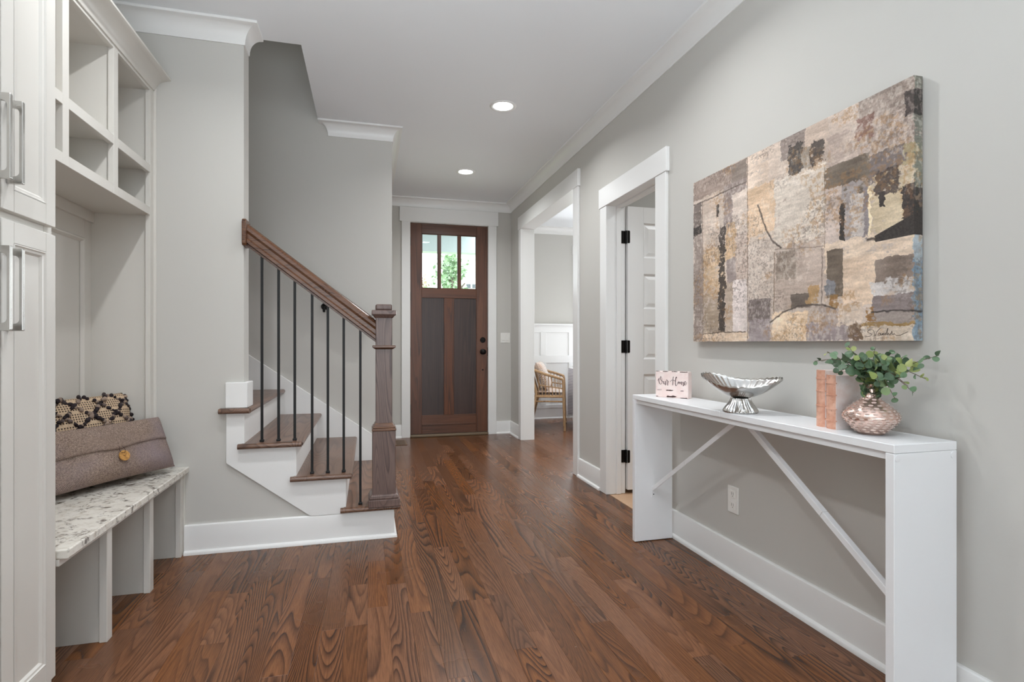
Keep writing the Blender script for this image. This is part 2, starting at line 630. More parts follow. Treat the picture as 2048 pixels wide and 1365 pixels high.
    def build(self, name, mat, parent=None, kind=None, label=None, cat=None, group=None, smooth=None, bevel=0.0, seg=1,
              fix=True, rnd=None, at=None):
        V = np.array(self.v, float)
        lo, hi = V.min(0), V.max(0)
        O = np.array(((lo[0] + hi[0]) / 2, (lo[1] + hi[1]) / 2, lo[2])) if at is None else np.array(at, float)
        me = bpy.data.meshes.new(name)
        me.from_pydata((V - O).tolist(), [], self.f)
        if fix:
            bm = bmesh.new()
            bm.from_mesh(me)
            bmesh.ops.recalc_face_normals(bm, faces=bm.faces)
            bm.to_mesh(me)
            bm.free()
        me.materials.append(M[mat] if isinstance(mat, str) else mat)
        if smooth is not None:
            me.polygons.foreach_set('use_smooth', [True] * len(me.polygons))
            if smooth < 180:
                me.set_sharp_from_angle(angle=math.radians(smooth))
        if rnd is not None:
            a = me.attributes.new('rnd', 'FLOAT', 'POINT')
            a.data.foreach_set('value', np.asarray(rnd, dtype=np.float32))
        o = bpy.data.objects.new(name, me)
        COL.objects.link(o)
        place(o, O, parent)
        if bevel > 0:
            md = o.modifiers.new('edge', 'BEVEL')
            md.width = bevel
            md.segments = seg
            md.limit_method = 'ANGLE'
            md.angle_limit = math.radians(35)
        props(o, label, cat, group, kind)
        return o


def place(o, O, parent):
    O = np.array(O, float)
    WL[o.name] = O
    if parent is not None:
        o.parent = parent
        o.location = tuple(O - WL[parent.name])
    else:
        o.location = tuple(O)


def props(o, label=None, cat=None, group=None, kind=None):
    if label: o['label'] = label
    if cat: o['category'] = cat
    if group: o['group'] = group
    if kind: o['kind'] = kind


def thing(name, label, cat, loc, group=None):
    o = bpy.data.objects.new(name, None)
    o.empty_display_size = 0.1
    COL.objects.link(o)
    place(o, loc, None)
    props(o, label, cat, group)
    return o


def setting(name, loc):
    o = bpy.data.objects.new(name, None)
    o.empty_display_size = 0.1
    COL.objects.link(o)
    place(o, loc, None)
    o['kind'] = 'structure'
    return o


def B(*a):
    return MB().box(*a)


CEIL = 2.743
XR = 1.66      # right wall face
YF = 6.32      # front-door wall face
YS = 3.12      # stair wall face
YB = 4.32      # back wall of the stair
XL = -1.33     # left wall face

# ------------------------------------------------------------------ walls, ceiling
w = MB()
w.box(XR, XR + .12, -0.8, 2.874, 0, CEIL + .3)
w.box(XR, XR + .12, 2.874, 3.595, 2.078, CEIL + .3)
w.box(XR, XR + .12, 3.595, 4.207, 0, CEIL + .3)
w.box(XR, XR + .12, 4.207, 5.838, 2.373, CEIL + .3)
w.box(XR, XR + .12, 5.838, 7.52, 0, CEIL + .3)
w.build('wall_right', 'wall', kind='structure')
w = MB()
w.box(.06, .449, YF, YF + .12, 0, CEIL + .3)
w.box(1.395, XR, YF, YF + .12, 0, CEIL + .3)
w.box(.449, 1.395, YF, YF + .12, 2.483, CEIL + .3)
w.build('wall_front', 'wall', kind='structure')
B(.06, .18, YB + .12, YF, 0, CEIL + .3).build('wall_hall_left', 'wall', kind='structure')
B(-3.6, .18, YB, YB + .12, 0, 5.5).build('wall_stair_back', 'wall', kind='structure')
w = MB()
w.box(-3.6, -.63, YS, YS + .12, 0, 5.5)
# knee wall below the stair stringer
w.prism([(-.63, 0), (.12, 0), (.12, .12), (-.13, .12), (-.13, .30), (-.385, .30), (-.385, .49), (-.63, .49)], 1, YS, YS + .12)
w.build('wall_stair_front', 'wall', kind='structure')
B(XL - .12, XL, -0.8, YS, 0, CEIL + .3).build('wall_left', 'wall', kind='structure')
w = MB()
w.box(-3.72, -3.6, YS, YB + .12, 0, 5.5)
w.box(-.36, -.24, YS, YB + .12, CEIL + .3, 5.5)
w.box(-.63, -.24, YS, YS + .12, CEIL + .3, 5.5)
w.box(-3.72, -.24, YS, YB + .12, 5.5, 5.62)
w.build('wall_upper_stairwell', 'wall', kind='structure')
# ceiling with the stair opening cut out
c = MB()
c.box(XL - .12, XR + .12, -0.8, 3.23, CEIL, CEIL + .3)
c.box(-.36, XR + .12, 3.23, YB, CEIL, CEIL + .3)
c.box(.06, XR + .12, YB, YF + .12, CEIL, CEIL + .3)
c.build('ceiling', 'ceiling', kind='structure')

# living room behind the camera (open to the hall), lit by its windows
w = MB()
w.box(-3.6, XL, -0.92, -0.8, 0, CEIL)
w.box(XR, 3.6, -0.92, -0.8, 0, CEIL)
w.box(-3.72, -3.6, -6.6, -0.8, 0, CEIL)
w.box(3.6, 3.72, -6.6, -0.8, 0, CEIL)
w.box(-3.72, 3.72, -6.6, -6.48, 0, .45)
w.box(-3.72, 3.72, -6.6, -6.48, 2.4, CEIL)
for a, b in ((-3.72, -2.7), (-.95, -.55), (1.2, 1.6), (3.3, 3.72)):
    w.box(a, b, -6.6, -6.48, .45, 2.4)
w.build('wall_living_room', 'wall', kind='structure')
B(-3.72, 3.72, -6.6, -0.8, CEIL, CEIL + .12).build('ceiling_living_room', 'ceiling', kind='structure')

# dining room
w = MB()
w.box(XR + .12, 2.98, 7.40, 7.52, 0, CEIL)
w.box(4.72, 5.4, 7.40, 7.52, 0, CEIL)
w.box(2.98, 4.72, 7.40, 7.52, 0, .75)
w.box(2.98, 4.72, 7.40, 7.52, 2.35, CEIL)
w.box(5.3, 5.42, 3.7, 7.52, 0, CEIL)
w.box(XR + .12, 5.42, 3.72, 3.84, 0, CEIL)
w.build('wall_dining', 'wall', kind='structure')
B(XR + .12, 5.42, 3.72, 7.52, CEIL, CEIL + .12).build('ceiling_dining', 'ceiling', kind='structure')
# small room behind the white panel door
w = MB()
w.box(XR + .12, 3.5, 1.9, 2.0, 0, CEIL)
w.box(3.4, 3.5, 2.0, 3.72, 0, CEIL)
w.build('wall_side_room', 'wall', kind='structure')
B(XR + .12, 3.5, 1.9, 3.72, CEIL, CEIL + .12).build('ceiling_side_room', 'ceiling', kind='structure')
B(XR + .01, 3.5, 1.9, 3.72, -.10, -.002).build('floor_side_room', 'tan_tile', kind='structure')

# ------------------------------------------------------------------ mouldings
cr = [(0, -.100), (.007, -.100), (.008, -.092)]
for i in range(1, 9):
    a = math.radians(90 * i / 8)
    cr.append((.008 + .060 * (1 - math.cos(a)), -.092 + .078 * math.sin(a)))
cr += [(.076, -.012), (.077, 0), (0, 0)]
MB().sweep([(-.283, YB + .06), (-.283, YB), (.18, YB), (.18, YF), (XR, YF), (XR, -.8)], cr, CEIL).build('trim_1', 'trim', kind='structure', smooth=30)
MB().sweep([(XL, -.8), (XL, YS), (-.63, YS), (-.63, 3.228)], cr, CEIL).build('trim_2', 'trim', kind='structure', smooth=30)
MB().sweep([(XR + .12, 4.0), (XR + .12, 7.40), (5.3, 7.40)], cr, CEIL).build('trim_3', 'trim', kind='structure', smooth=30)

bb = [(0, 0), (.030, 0), (.030, .007), (.027, .014), (.021, .019), (.015, .021), (.015, .138), (.013, .146), (.009, .150), (0, .150)]
MB().sweep([(XR, 2.766), (XR, -.8)], bb).build('baseboard_right', 'trim', kind='structure', smooth=25)
MB().sweep([(XR, 4.12), (XR, 3.69)], bb).build('baseboard_right_middle', 'trim', kind='structure', smooth=25)
MB().sweep([(1.479, YF), (XR, YF), (XR, 5.92)], bb).build('baseboard_front', 'trim', kind='structure', smooth=25)
MB().sweep([(.145, YB), (.18, YB), (.18, YF), (.369, YF)], bb).build('baseboard_hall_left', 'trim', kind='structure', smooth=25)
MB().sweep([(-.905, YS), (.127, YS), (.127, YB)], bb).build('baseboard_stair', 'trim', kind='structure', smooth=25)
MB().sweep([(XR + .12, 5.92), (XR + .12, 7.40), (5.3, 7.40)], bb).build('baseboard_dining', 'trim', kind='structure', smooth=25)


# ------------------------------------------------------------------ front door
def mpY(y0):        # plane facing -Y, height h comes towards the camera
    return lambda a, b, h: (a, y0 - h, b)


def mpX(x0, s=1):   # plane facing +X (s=1) or -X (s=-1)
    return lambda a, b, h: (x0 + s * h, a, b)


t = setting('trim_4', (.92, YF, 0))
B(.369, .467, 6.298, YF, 0, 2.472).build('side_casing', 'trim', t, bevel=.002)
B(1.377, 1.479, 6.298, YF, 0, 2.472).build('side_casing', 'trim', t, bevel=.002)
B(.346, 1.498, 6.292, YF, 2.472, 2.637).build('head_casing', 'trim', t, bevel=.002)
j = MB()
j.box(.449, .467, 6.31, 6.44, 0, 2.483); j.box(1.377, 1.395, 6.31, 6.44, 0, 2.483); j.box(.449, 1.395, 6.31, 6.44, 2.467, 2.483)
j.build('jamb', 'trim', t, bevel=.001)

d = setting('door_1', (.92, 6.36, .03))
Y0, Y1 = 6.334, 6.378
B(.469, .600, Y0, Y1, .03, 2.465).build('stile', 'mahog', d, bevel=.002)
B(1.240, 1.375, Y0, Y1, .03, 2.465).build('stile', 'mahog', d, bevel=.002)
B(.600, 1.240, Y0, Y1, 2.348, 2.465).build('rail', 'mahogx', d, bevel=.002)
B(.600, 1.240, Y0, Y1, 1.607, 1.717).build('rail', 'mahogx', d, bevel=.002)
B(.600, 1.240, Y0, Y1, .03, .247).build('rail', 'mahogx', d, bevel=.002)
B(.857, .975, Y0, Y1, .247, 1.607).build('mid_stile', 'mahog', d, bevel=.002)
B(.600, .857, Y0 + .014, Y1 - .01, .247, 1.607).build('panel', 'mahogd', d)
B(.975, 1.240, Y0 + .014, Y1 - .01, .247, 1.607).build('panel', 'mahogd', d)
for a in (.787, 1.022):
    B(a, a + .030, Y0 + .002, Y1, 1.717, 2.348).build('muntin', 'mahog', d, bevel=.002)
for a, b in ((.600, .787), (.817, 1.022), (1.052, 1.240)):
    g = B(a, b, Y0 + .018, Y0 + .024, 1.717, 2.348).build('pane', 'glass', d)
    mb = MB()
    for q in ((a, a + .008), (b - .008, b)):
        mb.box(q[0], q[1], Y0 + .010, Y0 + .018, 1.717, 2.348)
    mb.box(a, b, Y0 + .010, Y0 + .018, 2.340, 2.348)
    mb.box(a, b, Y0 + .010, Y0 + .018, 1.717, 1.725)
    mb.build('glazing_bead', 'mahog', d)
B(.604, 1.236, Y0 - .008, Y0, .128, .146).build('drip_strip', 'mahogx', d, bevel=.003)
for z in (1.119, .979):
    mb = MB()
    if z > 1.1:
        mb.lathe([(.033, 0), (.033, -.006), (.028, -.012), (.010, -.013), (.010, -.030)], (1.317, Y0, z), 20, 1)
        nm = 'deadbolt'
    else:
        mb.lathe([(.034, 0), (.034, -.006), (.026, -.012), (.013, -.016), (.013, -.034), (.022, -.040), (.030, -.050), (.030, -.062), (.020, -.070), (.001, -.072)], (1.317, Y0, z), 20, 1)
        nm = 'knob'
    mb.build(nm, 'black', d, smooth=40)
MB().lathe([(.010, 0), (.010, -.003), (.001, -.004)], (1.317, Y0, .765), 12, 1).build('bore_plug', 'black', d, smooth=40)
B(1.3735, 1.3795, Y0 - .006, Y0 + .004, .93, 1.03).build('strike_plate', 'black', d)
for z in (2.25, 1.62, .98, .33):
    MB().lathe([(.008, z - .05), (.008, z + .05)], (.467, Y0 - .004, 0), 8).build('hinge', 'black', d, smooth=40)
B(.467, 1.377, 6.285, 6.40, 0, .028).build('threshold', 'threshold', d, bevel=.006)

# ------------------------------------------------------------------ openings in the right wall
t = setting('trim_5', (XR, 5.02, 0))
B(XR - .02, XR, 4.122, 4.225, 0, 2.355).build('side_casing', 'trim', t, bevel=.002)
B(XR - .02, XR, 5.820, 5.910, 0, 2.355).build('side_casing', 'trim', t, bevel=.002)
B(XR - .025, XR, 4.108, 5.922, 2.355, 2.495).build('head_casing', 'trim', t, bevel=.002)
B(XR - .004, XR + .124, 4.207, 4.225, 0, 2.373).build('jamb', 'trim', t, bevel=.001)
B(XR - .004, XR + .124, 5.820, 5.838, 0, 2.373).build('jamb', 'trim', t, bevel=.001)
B(XR - .004, XR + .124, 4.207, 5.838, 2.355, 2.373).build('head_jamb', 'trim', t, bevel=.001)
B(XR + .12, XR + .14, 4.122, 4.225, 0, 2.355).build('side_casing', 'trim', t, bevel=.002)
B(XR + .12, XR + .14, 5.820, 5.910, 0, 2.355).build('side_casing', 'trim', t, bevel=.002)
B(XR + .12, XR + .145, 4.108, 5.922, 2.355, 2.495).build('head_casing', 'trim', t, bevel=.002)

t = setting('trim_6', (XR, 3.23, 0))
B(XR - .02, XR, 2.776, 2.892, 0, 2.062).build('side_casing', 'trim', t, bevel=.002)
B(XR - .02, XR, 3.577, 3.683, 0, 2.062).build('side_casing', 'trim', t, bevel=.002)
B(XR - .025, XR, 2.762, 3.695, 2.062, 2.202).build('head_casing', 'trim', t, bevel=.002)
B(XR - .004, XR + .13, 2.874, 2.892, 0, 2.078).build('jamb', 'trim', t, bevel=.001)
B(XR - .004, XR + .13, 3.577, 3.595, 0, 2.078).build('jamb', 'trim', t, bevel=.001)
B(XR - .004, XR + .13, 2.874, 3.595, 2.062, 2.078).build('head_jamb', 'trim', t, bevel=.001)
B(XR + .058, XR + .094, 3.565, 3.577, 0, 2.062).build('door_stop', 'trim', t, bevel=.002)
B(XR + .058, XR + .094, 2.892, 2.904, 0, 2.062).build('door_stop', 'trim', t, bevel=.002)
B(XR + .058, XR + .094, 2.904, 3.565, 2.050, 2.062).build('door_stop', 'trim', t, bevel=.002)

d = setting('door_2', (2.14, 3.575, .028))
X0, X1 = 1.800, 2.480
pans = [(1.695, 1.947), (1.328, 1.580), (.964, 1.214), (.602, .855), (.24, .492)]
s = MB()
s.box(X0, X0 + .125, 3.556, 3.592, .028, 2.063)
s.box(X1 - .125, X1, 3.556, 3.592, .028, 2.063)
zz = [.028] + [q for p_ in reversed(pans) for q in p_] + [2.063]
for i in range(0, len(zz), 2):
    s.box(X0 + .125, X1 - .125, 3.556, 3.592, zz[i], zz[i + 1])
s.build('door_frame', 'doorwhite', d, bevel=.001)
for a, b in pans:
    m = MB()
    m.ring((X0 + .125, a, X1 - .125, b), [(0, 0), (.010, -.010), (.016, -.011), (.040, -.003), (.042, -.003)], mpY(3.556))
    m.box(X0 + .125, X1 - .125, 3.570, 3.585, a, b)
    m.build('panel', 'doorwhite', d)
MB().lathe([(.028, 0), (.028, -.008), (.012, -.012), (.012, -.04), (.028, -.05), (.028, -.062), (.001, -.068)], (X1 - .07, 3.556, .95), 16, 1).build('knob', 'black', d, smooth=40)
for z in (1.843, 1.056, .268):
    h = MB()
    pl = [(1.752, z - .038), (1.758, z - .045), (1.787, z - .045), (1.787, z + .045), (1.758, z + .045), (1.752, z + .038)]
    h.prism([(x, q) for x, q in pl], 1, 3.572, 3.5772)
    h.lathe([(.0065, z - .046), (.0065, z + .046)], (1.792, 3.567, 0), 10)
    pl2 = [(1.797, z - .045), (1.812, z - .045), (1.816, z - .04), (1.816, z + .04), (1.812, z + .045), (1.797, z + .045)]
    h.prism(pl2, 1, 3.5535, 3.5565)
    h.build('hinge', 'black', d)

# dining room window and wainscot
d = setting('window_1', (3.85, 7.4, .75))
for a, b in ((2.98, 3.86), (3.84, 4.72)):
    m = MB()
    for q in ((a, a + .05), (b - .05, b)):
        m.box(q[0], q[1], 7.42, 7.47, .75, 2.35)
    for q in ((.75, .80), (2.30, 2.35), (1.53, 1.57)):
        m.box(a + .05, b - .05, 7.42, 7.47, q[0], q[1])
    m.build('sash', 'trim', d, bevel=.002)
    B(a + .05, b - .05, 7.443, 7.448, .80, 2.30).build('pane', 'glass', d)
for a, b in ((2.88, 2.98), (4.72, 4.82)):
    B(a, b, 7.38, 7.40, .72, 2.36).build('casing', 'trim', d, bevel=.002)
B(2.86, 4.84, 7.375, 7.40, 2.36, 2.50).build('casing', 'trim', d, bevel=.002)
B(2.86, 4.84, 7.36, 7.42, .72, .75).build('sill', 'trim', d, bevel=.003)

t = setting('trim_7', (2.3, 7.40, .15))
B(XR + .12, 2.88, 7.396, 7.400, .15, 1.34).build('wainscot_board', 'trim', t)
B(XR + .12, 2.88, 7.350, 7.400, 1.335, 1.360).build('cap', 'trim', t, bevel=.003)
for z0, z1 in ((1.235, 1.335), (.80, .905), (.15, .20)):
    B(XR + .12, 2.88, 7.378, 7.396, z0, z1).build('rail', 'trim', t, bevel=.0015)
for x in (1.78, 2.375, 2.80):
    for z0, z1 in ((.20, .80), (.905, 1.235)):
        B(x, x + .085, 7.378, 7.396, z0, z1).build('stile', 'trim', t, bevel=.0015)
t = setting('trim_8', (XR + .12, 6.6, .15))
B(XR + .12, XR + .124, 5.93, 7.396, .15, 1.34).build('wainscot_board', 'trim', t)
B(XR + .12, XR + .17, 5.93, 7.35, 1.335, 1.360).build('cap', 'trim', t, bevel=.003)

# ------------------------------------------------------------------ floor
fl = B(XL - .12, 5.42, -6.6, 7.52, -.12, -.013).build('floor', 'dark_gap', kind='structure')
PW = .083


def plank_geo(mb, rn, x0, x1, y0, y1, val):
    g = .0002
    c = .0005
    z = random.uniform(-.0003, .0)
    x0 += g; x1 -= g; y0 += g; y1 -= g
    vs = [(x0, y0, -.012), (x1, y0, -.012), (x1, y1, -.012), (x0, y1, -.012),
          (x0, y0, z - c), (x1, y0, z - c), (x1, y1, z - c), (x0, y1, z - c),
          (x0 + c, y0 + c, z), (x1 - c, y0 + c, z), (x1 - c, y1 - c, z), (x0 + c, y1 - c, z)]
    fs = [(0, 3, 2, 1), (8, 9, 10, 11)]
    for k in range(4):
        fs.append((k, (k + 1) % 4, 4 + (k + 1) % 4, 4 + k))
        fs.append((4 + k, 4 + (k + 1) % 4, 8 + (k + 1) % 4, 8 + k))
    mb.add(vs, fs)
    rn += [val] * 12


cosT, sinT = math.cos(TH), math.sin(TH)


def in_view(x, y):
    F = x * sinT + y * cosT
    R = x * cosT - y * sinT
    if F < .3:
        return False
    u = 1024 + 1088 * R / F
    v = 687 + 1088 * 1.08 / F
    return -40 < u < 2090 and v < 1400


singles = []
rest = MB()
rest_r = []
nrow = int(math.ceil((5.40 - XL) / PW))
for i in range(nrow):
    x0 = XL + i * PW
    y = -6.5 + random.uniform(-1.2, 0)
    yend = 7.40
    while y < yend:
        L = random.choice([random.uniform(.35, .8), random.uniform(.6, 1.3), random.uniform(.9, 1.7)])
        y0, y1 = max(y, -6.48), min(y + L, yend)
        y += L
        if y1 - y0 < .04:
            continue
        x1 = x0 + PW
        xm = x0 + PW / 2
        # keep the boards out of walls and of the tiled side room
        if xm > XR + .02 and y0 < 3.78:
            if y1 < 3.9 or xm > XR + .12:
                if y1 < 3.9:
                    if y1 < -0.9:
                        pass
                    else:
                        continue
                else:
                    y0 = 3.82
            else:
                y0 = 3.82
        if xm < XR and y1 > YF + .05:
            y1 = YF + .05
            if y1 - y0 < .04:
                continue
        if xm < .10 and y0 > 3.15:
            continue
        if xm < .10 and y1 > 3.2:
            y1 = 3.2
            if y1 - y0 < .04:
                continue
        val = random.random()
        xa, xb = x0, x1
        vis = any(in_view(xx, yy) for xx in (xa, xb) for yy in np.linspace(y0, y1, 5))
        hidden = xm < -.95 and y1 > 1.4
        if vis and not hidden and xm < XR + .02 and y1 > .9:
            singles.append((xa, xb, y0, y1, val))
        else:
            plank_geo(rest, rest_r, xa, xb, y0, y1, val)
singles.sort(key=lambda q: math.hypot((q[0] + q[1]) / 2, (q[2] + q[3]) / 2))
for q in singles[:300]:
    m = MB()
    r = []
    plank_geo(m, r, *q)
    m.build('plank', 'floor', fl, rnd=r, fix=False)
for q in singles[300:]:
    plank_geo(rest, rest_r, *q)
rest.build('planks_beyond', 'floor', fl, kind='stuff', rnd=rest_r, fix=False)

v = thing('floor_register', 'small wood-toned floor vent on the oak floor behind the newel post', 'vent', (.33, 6.02, 0))
B(.275, .405, 5.86, 6.165, .0005, .005).build('frame', 'vent', v, bevel=.001)
B(.292, .388, 5.88, 6.145, .004, .0056).build('slot_shade', 'ventdark', v)  # dark sheet: the shade between the slats put in as colour
for k in range(9):
    B(.292, .388, 5.895 + k * .029, 5.908 + k * .029, .005, .0068).build('slat', 'vent', v)

# ------------------------------------------------------------------ staircase
RISE, RUN = .1855, .2545
RX = [.142 - .258] + [0] * 12
ris = [.142, -.116, -.370, -.624] + [-.624 - RUN * k for k in range(1, 9)]
st = thing('staircase', 'oak-treaded white staircase with black iron balusters rising to the left', 'staircase', (-.25, 3.6, 0))


def rounded_tread(x0, x1, y0, y1, z1, th=.027):
    m = MB()
    r = th / 2
    # nosing at x1 side: half round section swept along Y
    prof = [(x0, z1 - th)]
    for k in range(0, 7):
        a = -math.pi / 2 + math.pi * k / 6
        prof.append((x1 - r + r * math.cos(a), z1 - r + r * math.sin(a)))
    prof.append((x0, z1))
    m.prism(prof, 1, y0, y1)
    return m


for k in range(1, 12):
    z = RISE * k
    xf = ris[k - 1] + .035
    xb = ris[k] - .012
    if k <= 3:
        m = rounded_tread(xb, xf, YS - .026, YB - .02, z)
        # return nosing along the open side
        r = .0135
        prof = [(YS - .026, z - .027), (YS - .026, z)]
        for q in range(0, 7):
            a = math.pi / 2 + math.pi * q / 6
            prof.append((YS - .026 - .012 + r * math.cos(a), z - r + r * math.sin(a)))
        m.prism(prof, 0, ris[k] - .028, xf - .006)
    elif k == 4:
        m = rounded_tread(-.628, xf, YS - .026, YB - .02, z)
        m.box(xb, -.628, YS + .122, YB - .02, z - .027, z)
        r = .0135
        prof = [(YS - .001, z - .027), (YS - .001, z)]
        for q in range(0, 7):
            a = math.pi / 2 + math.pi * q / 6
            prof.append((YS - .026 - .012 + r * math.cos(a), z - r + r * math.sin(a)))
        m.prism(prof, 0, -.741, xf - .006)
    else:
        m = rounded_tread(xb, xf, YS + .122, YB - .02, z)
    m.build('tread', 'tread', st, smooth=40)
    ys = YS + .002 if k <= 4 else YS + .122
    if k == 4:
        ys = YS + .002
    B(ris[k - 1] - .018, ris[k - 1], ys if k < 5 else YS + .122, YB - .02, z - RISE, z - .027).build('riser', 'trim', st)
# stringer board on the open side, drawn as one saw-toothed board
poly = [(.142, .150), (.142, RISE - .027), (ris[1], RISE - .027), (ris[1], 2 * RISE - .027), (ris[2], 2 * RISE - .027),
        (ris[2], 3 * RISE - .027), (ris[3], 3 * RISE - .027), (ris[3], 4 * RISE - .027), (-.711, 4 * RISE - .027),
        (-.711, .457), (-.299, .150)]
MB().prism(poly, 1, YS - .015, YS + .001).build('stringer', 'trim', st, bevel=.001)
# cap block on the wall end above the fourth tread
m = MB()
m.box(-.714, -.608, YS - .020, YS - .0005, 4 * RISE, .876)
m.box(-.6295, -.608, YS - .0005, YS + .12, 4 * RISE, .876)
m.build('wall_end_block', 'trim', st, bevel=.003)
# skirt board on the back wall
sk = [(.142, 0), (.142, .20)]
sk = [(.142, .02), (.142, .300), (-.020, .358), (-.87, 1.017), (-2.9, 2.50), (-2.9, 2.0), (-.9, .55), (-.02, .02)]
sk = [(.030, .02), (.030, .385), (-.87, 1.020), (-2.6, 2.25), (-2.6, 1.5), (-.6, .02)]
MB().prism(sk, 1, YB - .019, YB - .0005).build('skirt_board', 'trim', st, bevel=.002)

# balusters
YC = YS + .012
for k, x in enumerate((-.544, -.462, -.381, -.293, -.212, -.129, -.041)):
    zb = RISE * (3 if k < 3 else 2 if k < 6 else 1)
    zt = 1.560 - (x + .544) * .775 + .02
    m = MB()
    m.box(x - .0065, x + .0065, YC - .0065, YC + .0065, zb, zt)
    o = m.build('baluster', 'iron', st, bevel=.0015)
    mm = MB().box(x - .0105, x + .0105, YC - .0105, YC + .0105, zb, zb + .012)
    mm.build('shoe', 'iron', o, bevel=.002)


# handrail: moulded section swept along the slope
def rail_section():
    # (across, up) outline of a bread-loaf rail with a fillet below
    h = [(-.014, -.050), (-.014, -.040), (-.030, -.036), (-.030, -.022), (-.022, -.014), (-.022, .004), (-.030, .016), (-.029, .030),
         (-.020, .042), (-.008, .047)]
    return h + [(-a, b) for a, b in reversed(h)]


def sweep_rail(p, q, name, par, mat='rail', sc=1.0):
    p, q = np.array(p), np.array(q)
    d = q - p
    d /= np.linalg.norm(d)
    side = np.array((0, 1.0, 0))
    up = np.cross(side, d)
    if up[2] < 0:
        up = -up
    S = rail_section()
    vs = []
    n = len(S)
    for c_ in (p, q):
        # vertical (plumb) end cuts
        for a, b in S:
            w_ = c_ + side * a * sc + up * b * sc
            w_ = w_ - d * ((w_[0] - c_[0]) / d[0])
            vs.append(w_)
    fs = [tuple(range(n)), tuple(range(2 * n - 1, n - 1, -1))] + [(i, (i + 1) % n, n + (i + 1) % n, n + i) for i in range(n)]
    m = MB()
    m.add(vs, fs)
    return m.build(name, mat, par, smooth=28)


sweep_rail((-.612, YC, 1.652), (.041, YC, 1.149), 'handrail', st)
m = MB()
m.prism([(YC - .058, 1.600), (YC - .050, 1.588), (YC + .050, 1.588), (YC + .058, 1.600), (YC + .058, 1.712), (YC + .050, 1.728), (YC - .050, 1.728), (YC - .058, 1.712)], 0, -.632, -.611)
m.build('rosette', 'rail', st, bevel=.005, seg=2)

# newel post
NX, NY = .0855, YS + .006
nz = RISE
npst = MB()


def sq(m, h, z0, z1, h2=None):
    h2 = h if h2 is None else h2
    vs = [(NX + a * h, NY + b * h, z0) for a, b in ((-1, -1), (1, -1), (1, 1), (-1, 1))] + [(NX + a * h2, NY + b * h2, z1) for a, b in ((-1, -1), (1, -1), (1, 1), (-1, 1))]
    m.add(vs, [(0, 3, 2, 1), (4, 5, 6, 7), (0, 1, 5, 4), (1, 2, 6, 5), (2, 3, 7, 6), (3, 0, 4, 7)])


HS = .0445
m = MB(); sq(m, HS, .63, 1.225); nw = m.build('newel_post', 'newel', st, bevel=.003)
m = MB(); sq(m, .0625, nz + .065, .600); m.build('lower_box', 'newel', nw, bevel=.003)
m = MB(); sq(m, .085, nz, nz + .042); sq(m, .079, nz + .042, nz + .056); sq(m, .076, nz + .056, nz + .068, .066); m.build('plinth', 'newel', nw, bevel=.004, seg=2)
m = MB(); sq(m, .0655, .598, .612); sq(m, .060, .612, .622); sq(m, .056, .622, .640, .046); m.build('base_cap', 'rail', nw, bevel=.003, seg=2)
m = MB(); sq(m, .047, 1.047, 1.055, .060); sq(m, .062, 1.055, 1.068); m.build('collar', 'rail', nw, bevel=.002)
m = MB(); sq(m, .047, 1.219, 1.236, .060); sq(m, .066, 1.236, 1.262); m.build('cap_moulding', 'newel', nw, bevel=.004, seg=2)
m = MB(); sq(m, HS + .001, 1.262, 1.296); m.build('cap_block', 'newel', nw, bevel=.010, seg=3)

# wall rail on the far side with its black brackets
wr = thing('wall_handrail', 'stained oak wall rail on a black bracket, mostly hidden behind the front handrail', 'handrail', (-.6, YB - .07, 1.5))
sweep_rail((-1.9, YB - .068, 2.67), (.048, YB - .068, 1.222), 'rail', wr, 'darkwood', sc=.8)
for bx in (-.315, -1.35):
    bz = 1.222 + (.048 - bx) * .743
    m = MB()
    m.lathe([(.001, -.182), (.0085, -.181), (.0095, -.177), (.0095, -.138), (.016, -.134), (.018, -.128), (.012, -.122), (.0045, -.116), (.0045, -.090), (.010, -.084), (.010, -.060), (.006, -.030)], (bx, YB - .068, bz), 14)
    m.tube([(bx, YB - .068, bz - .120), (bx, YB - .03, bz - .135), (bx, YB - .004, bz - .135)], .005, 8)
    m.lathe([(.026, -.008), (.026, -.001)], (bx, YB, bz - .135), 18, 1)
    m.build('bracket', 'black', wr, smooth=40)

# ------------------------------------------------------------------ built-in hall lockers on the left
ub = thing('locker_cubbies', 'pale grey built-in cubby shelves with crown above the bench', 'shelving', (-1.18, 2.53, 1.717))
YE = 3.112
FX0, FX1 = -1.067, -1.045
YCB = 1.957
for y0 in (1.957, 2.270, 2.670, 3.070):
    zb = .449 if y0 > 3 else 1.717
    if y0 < 2:
        continue
    B(FX0, FX1, y0, y0 + .042, zb, 2.365).build('stile', 'cab', ub, bevel=.001)
    if y0 < 3:
        B(-1.318, FX0, y0 + .012, y0 + .030, 1.757, 2.345).build('partition', 'cab', ub)
for z0, z1 in ((1.717, 1.757), (1.928, 1.968), (2.338, 2.366)):
    for ya, yb in ((YCB, 2.270), (2.312, 2.670), (2.712, 3.070)):
        B(FX0, FX1 - .0004, ya, yb, z0, z1).build('rail', 'cab', ub, bevel=.001)
for z0, z1 in ((1.719, 1.757), (1.946, 1.966), (2.345, 2.363)):
    B(-1.318, FX0, YCB, 3.092, z0, z1).build('shelf', 'cab', ub)
B(-1.328, -1.318, YCB, YE, .449, 2.366).build('back_panel', 'cab', ub)
B(-1.318, FX0, 3.092, YE, .449, 2.366).build('end_panel', 'cab', ub)
B(FX0 + .002, FX1 + .012, YE, YE + .0075, .449, 2.366).build('scribe_strip', 'cab', ub, bevel=.002)
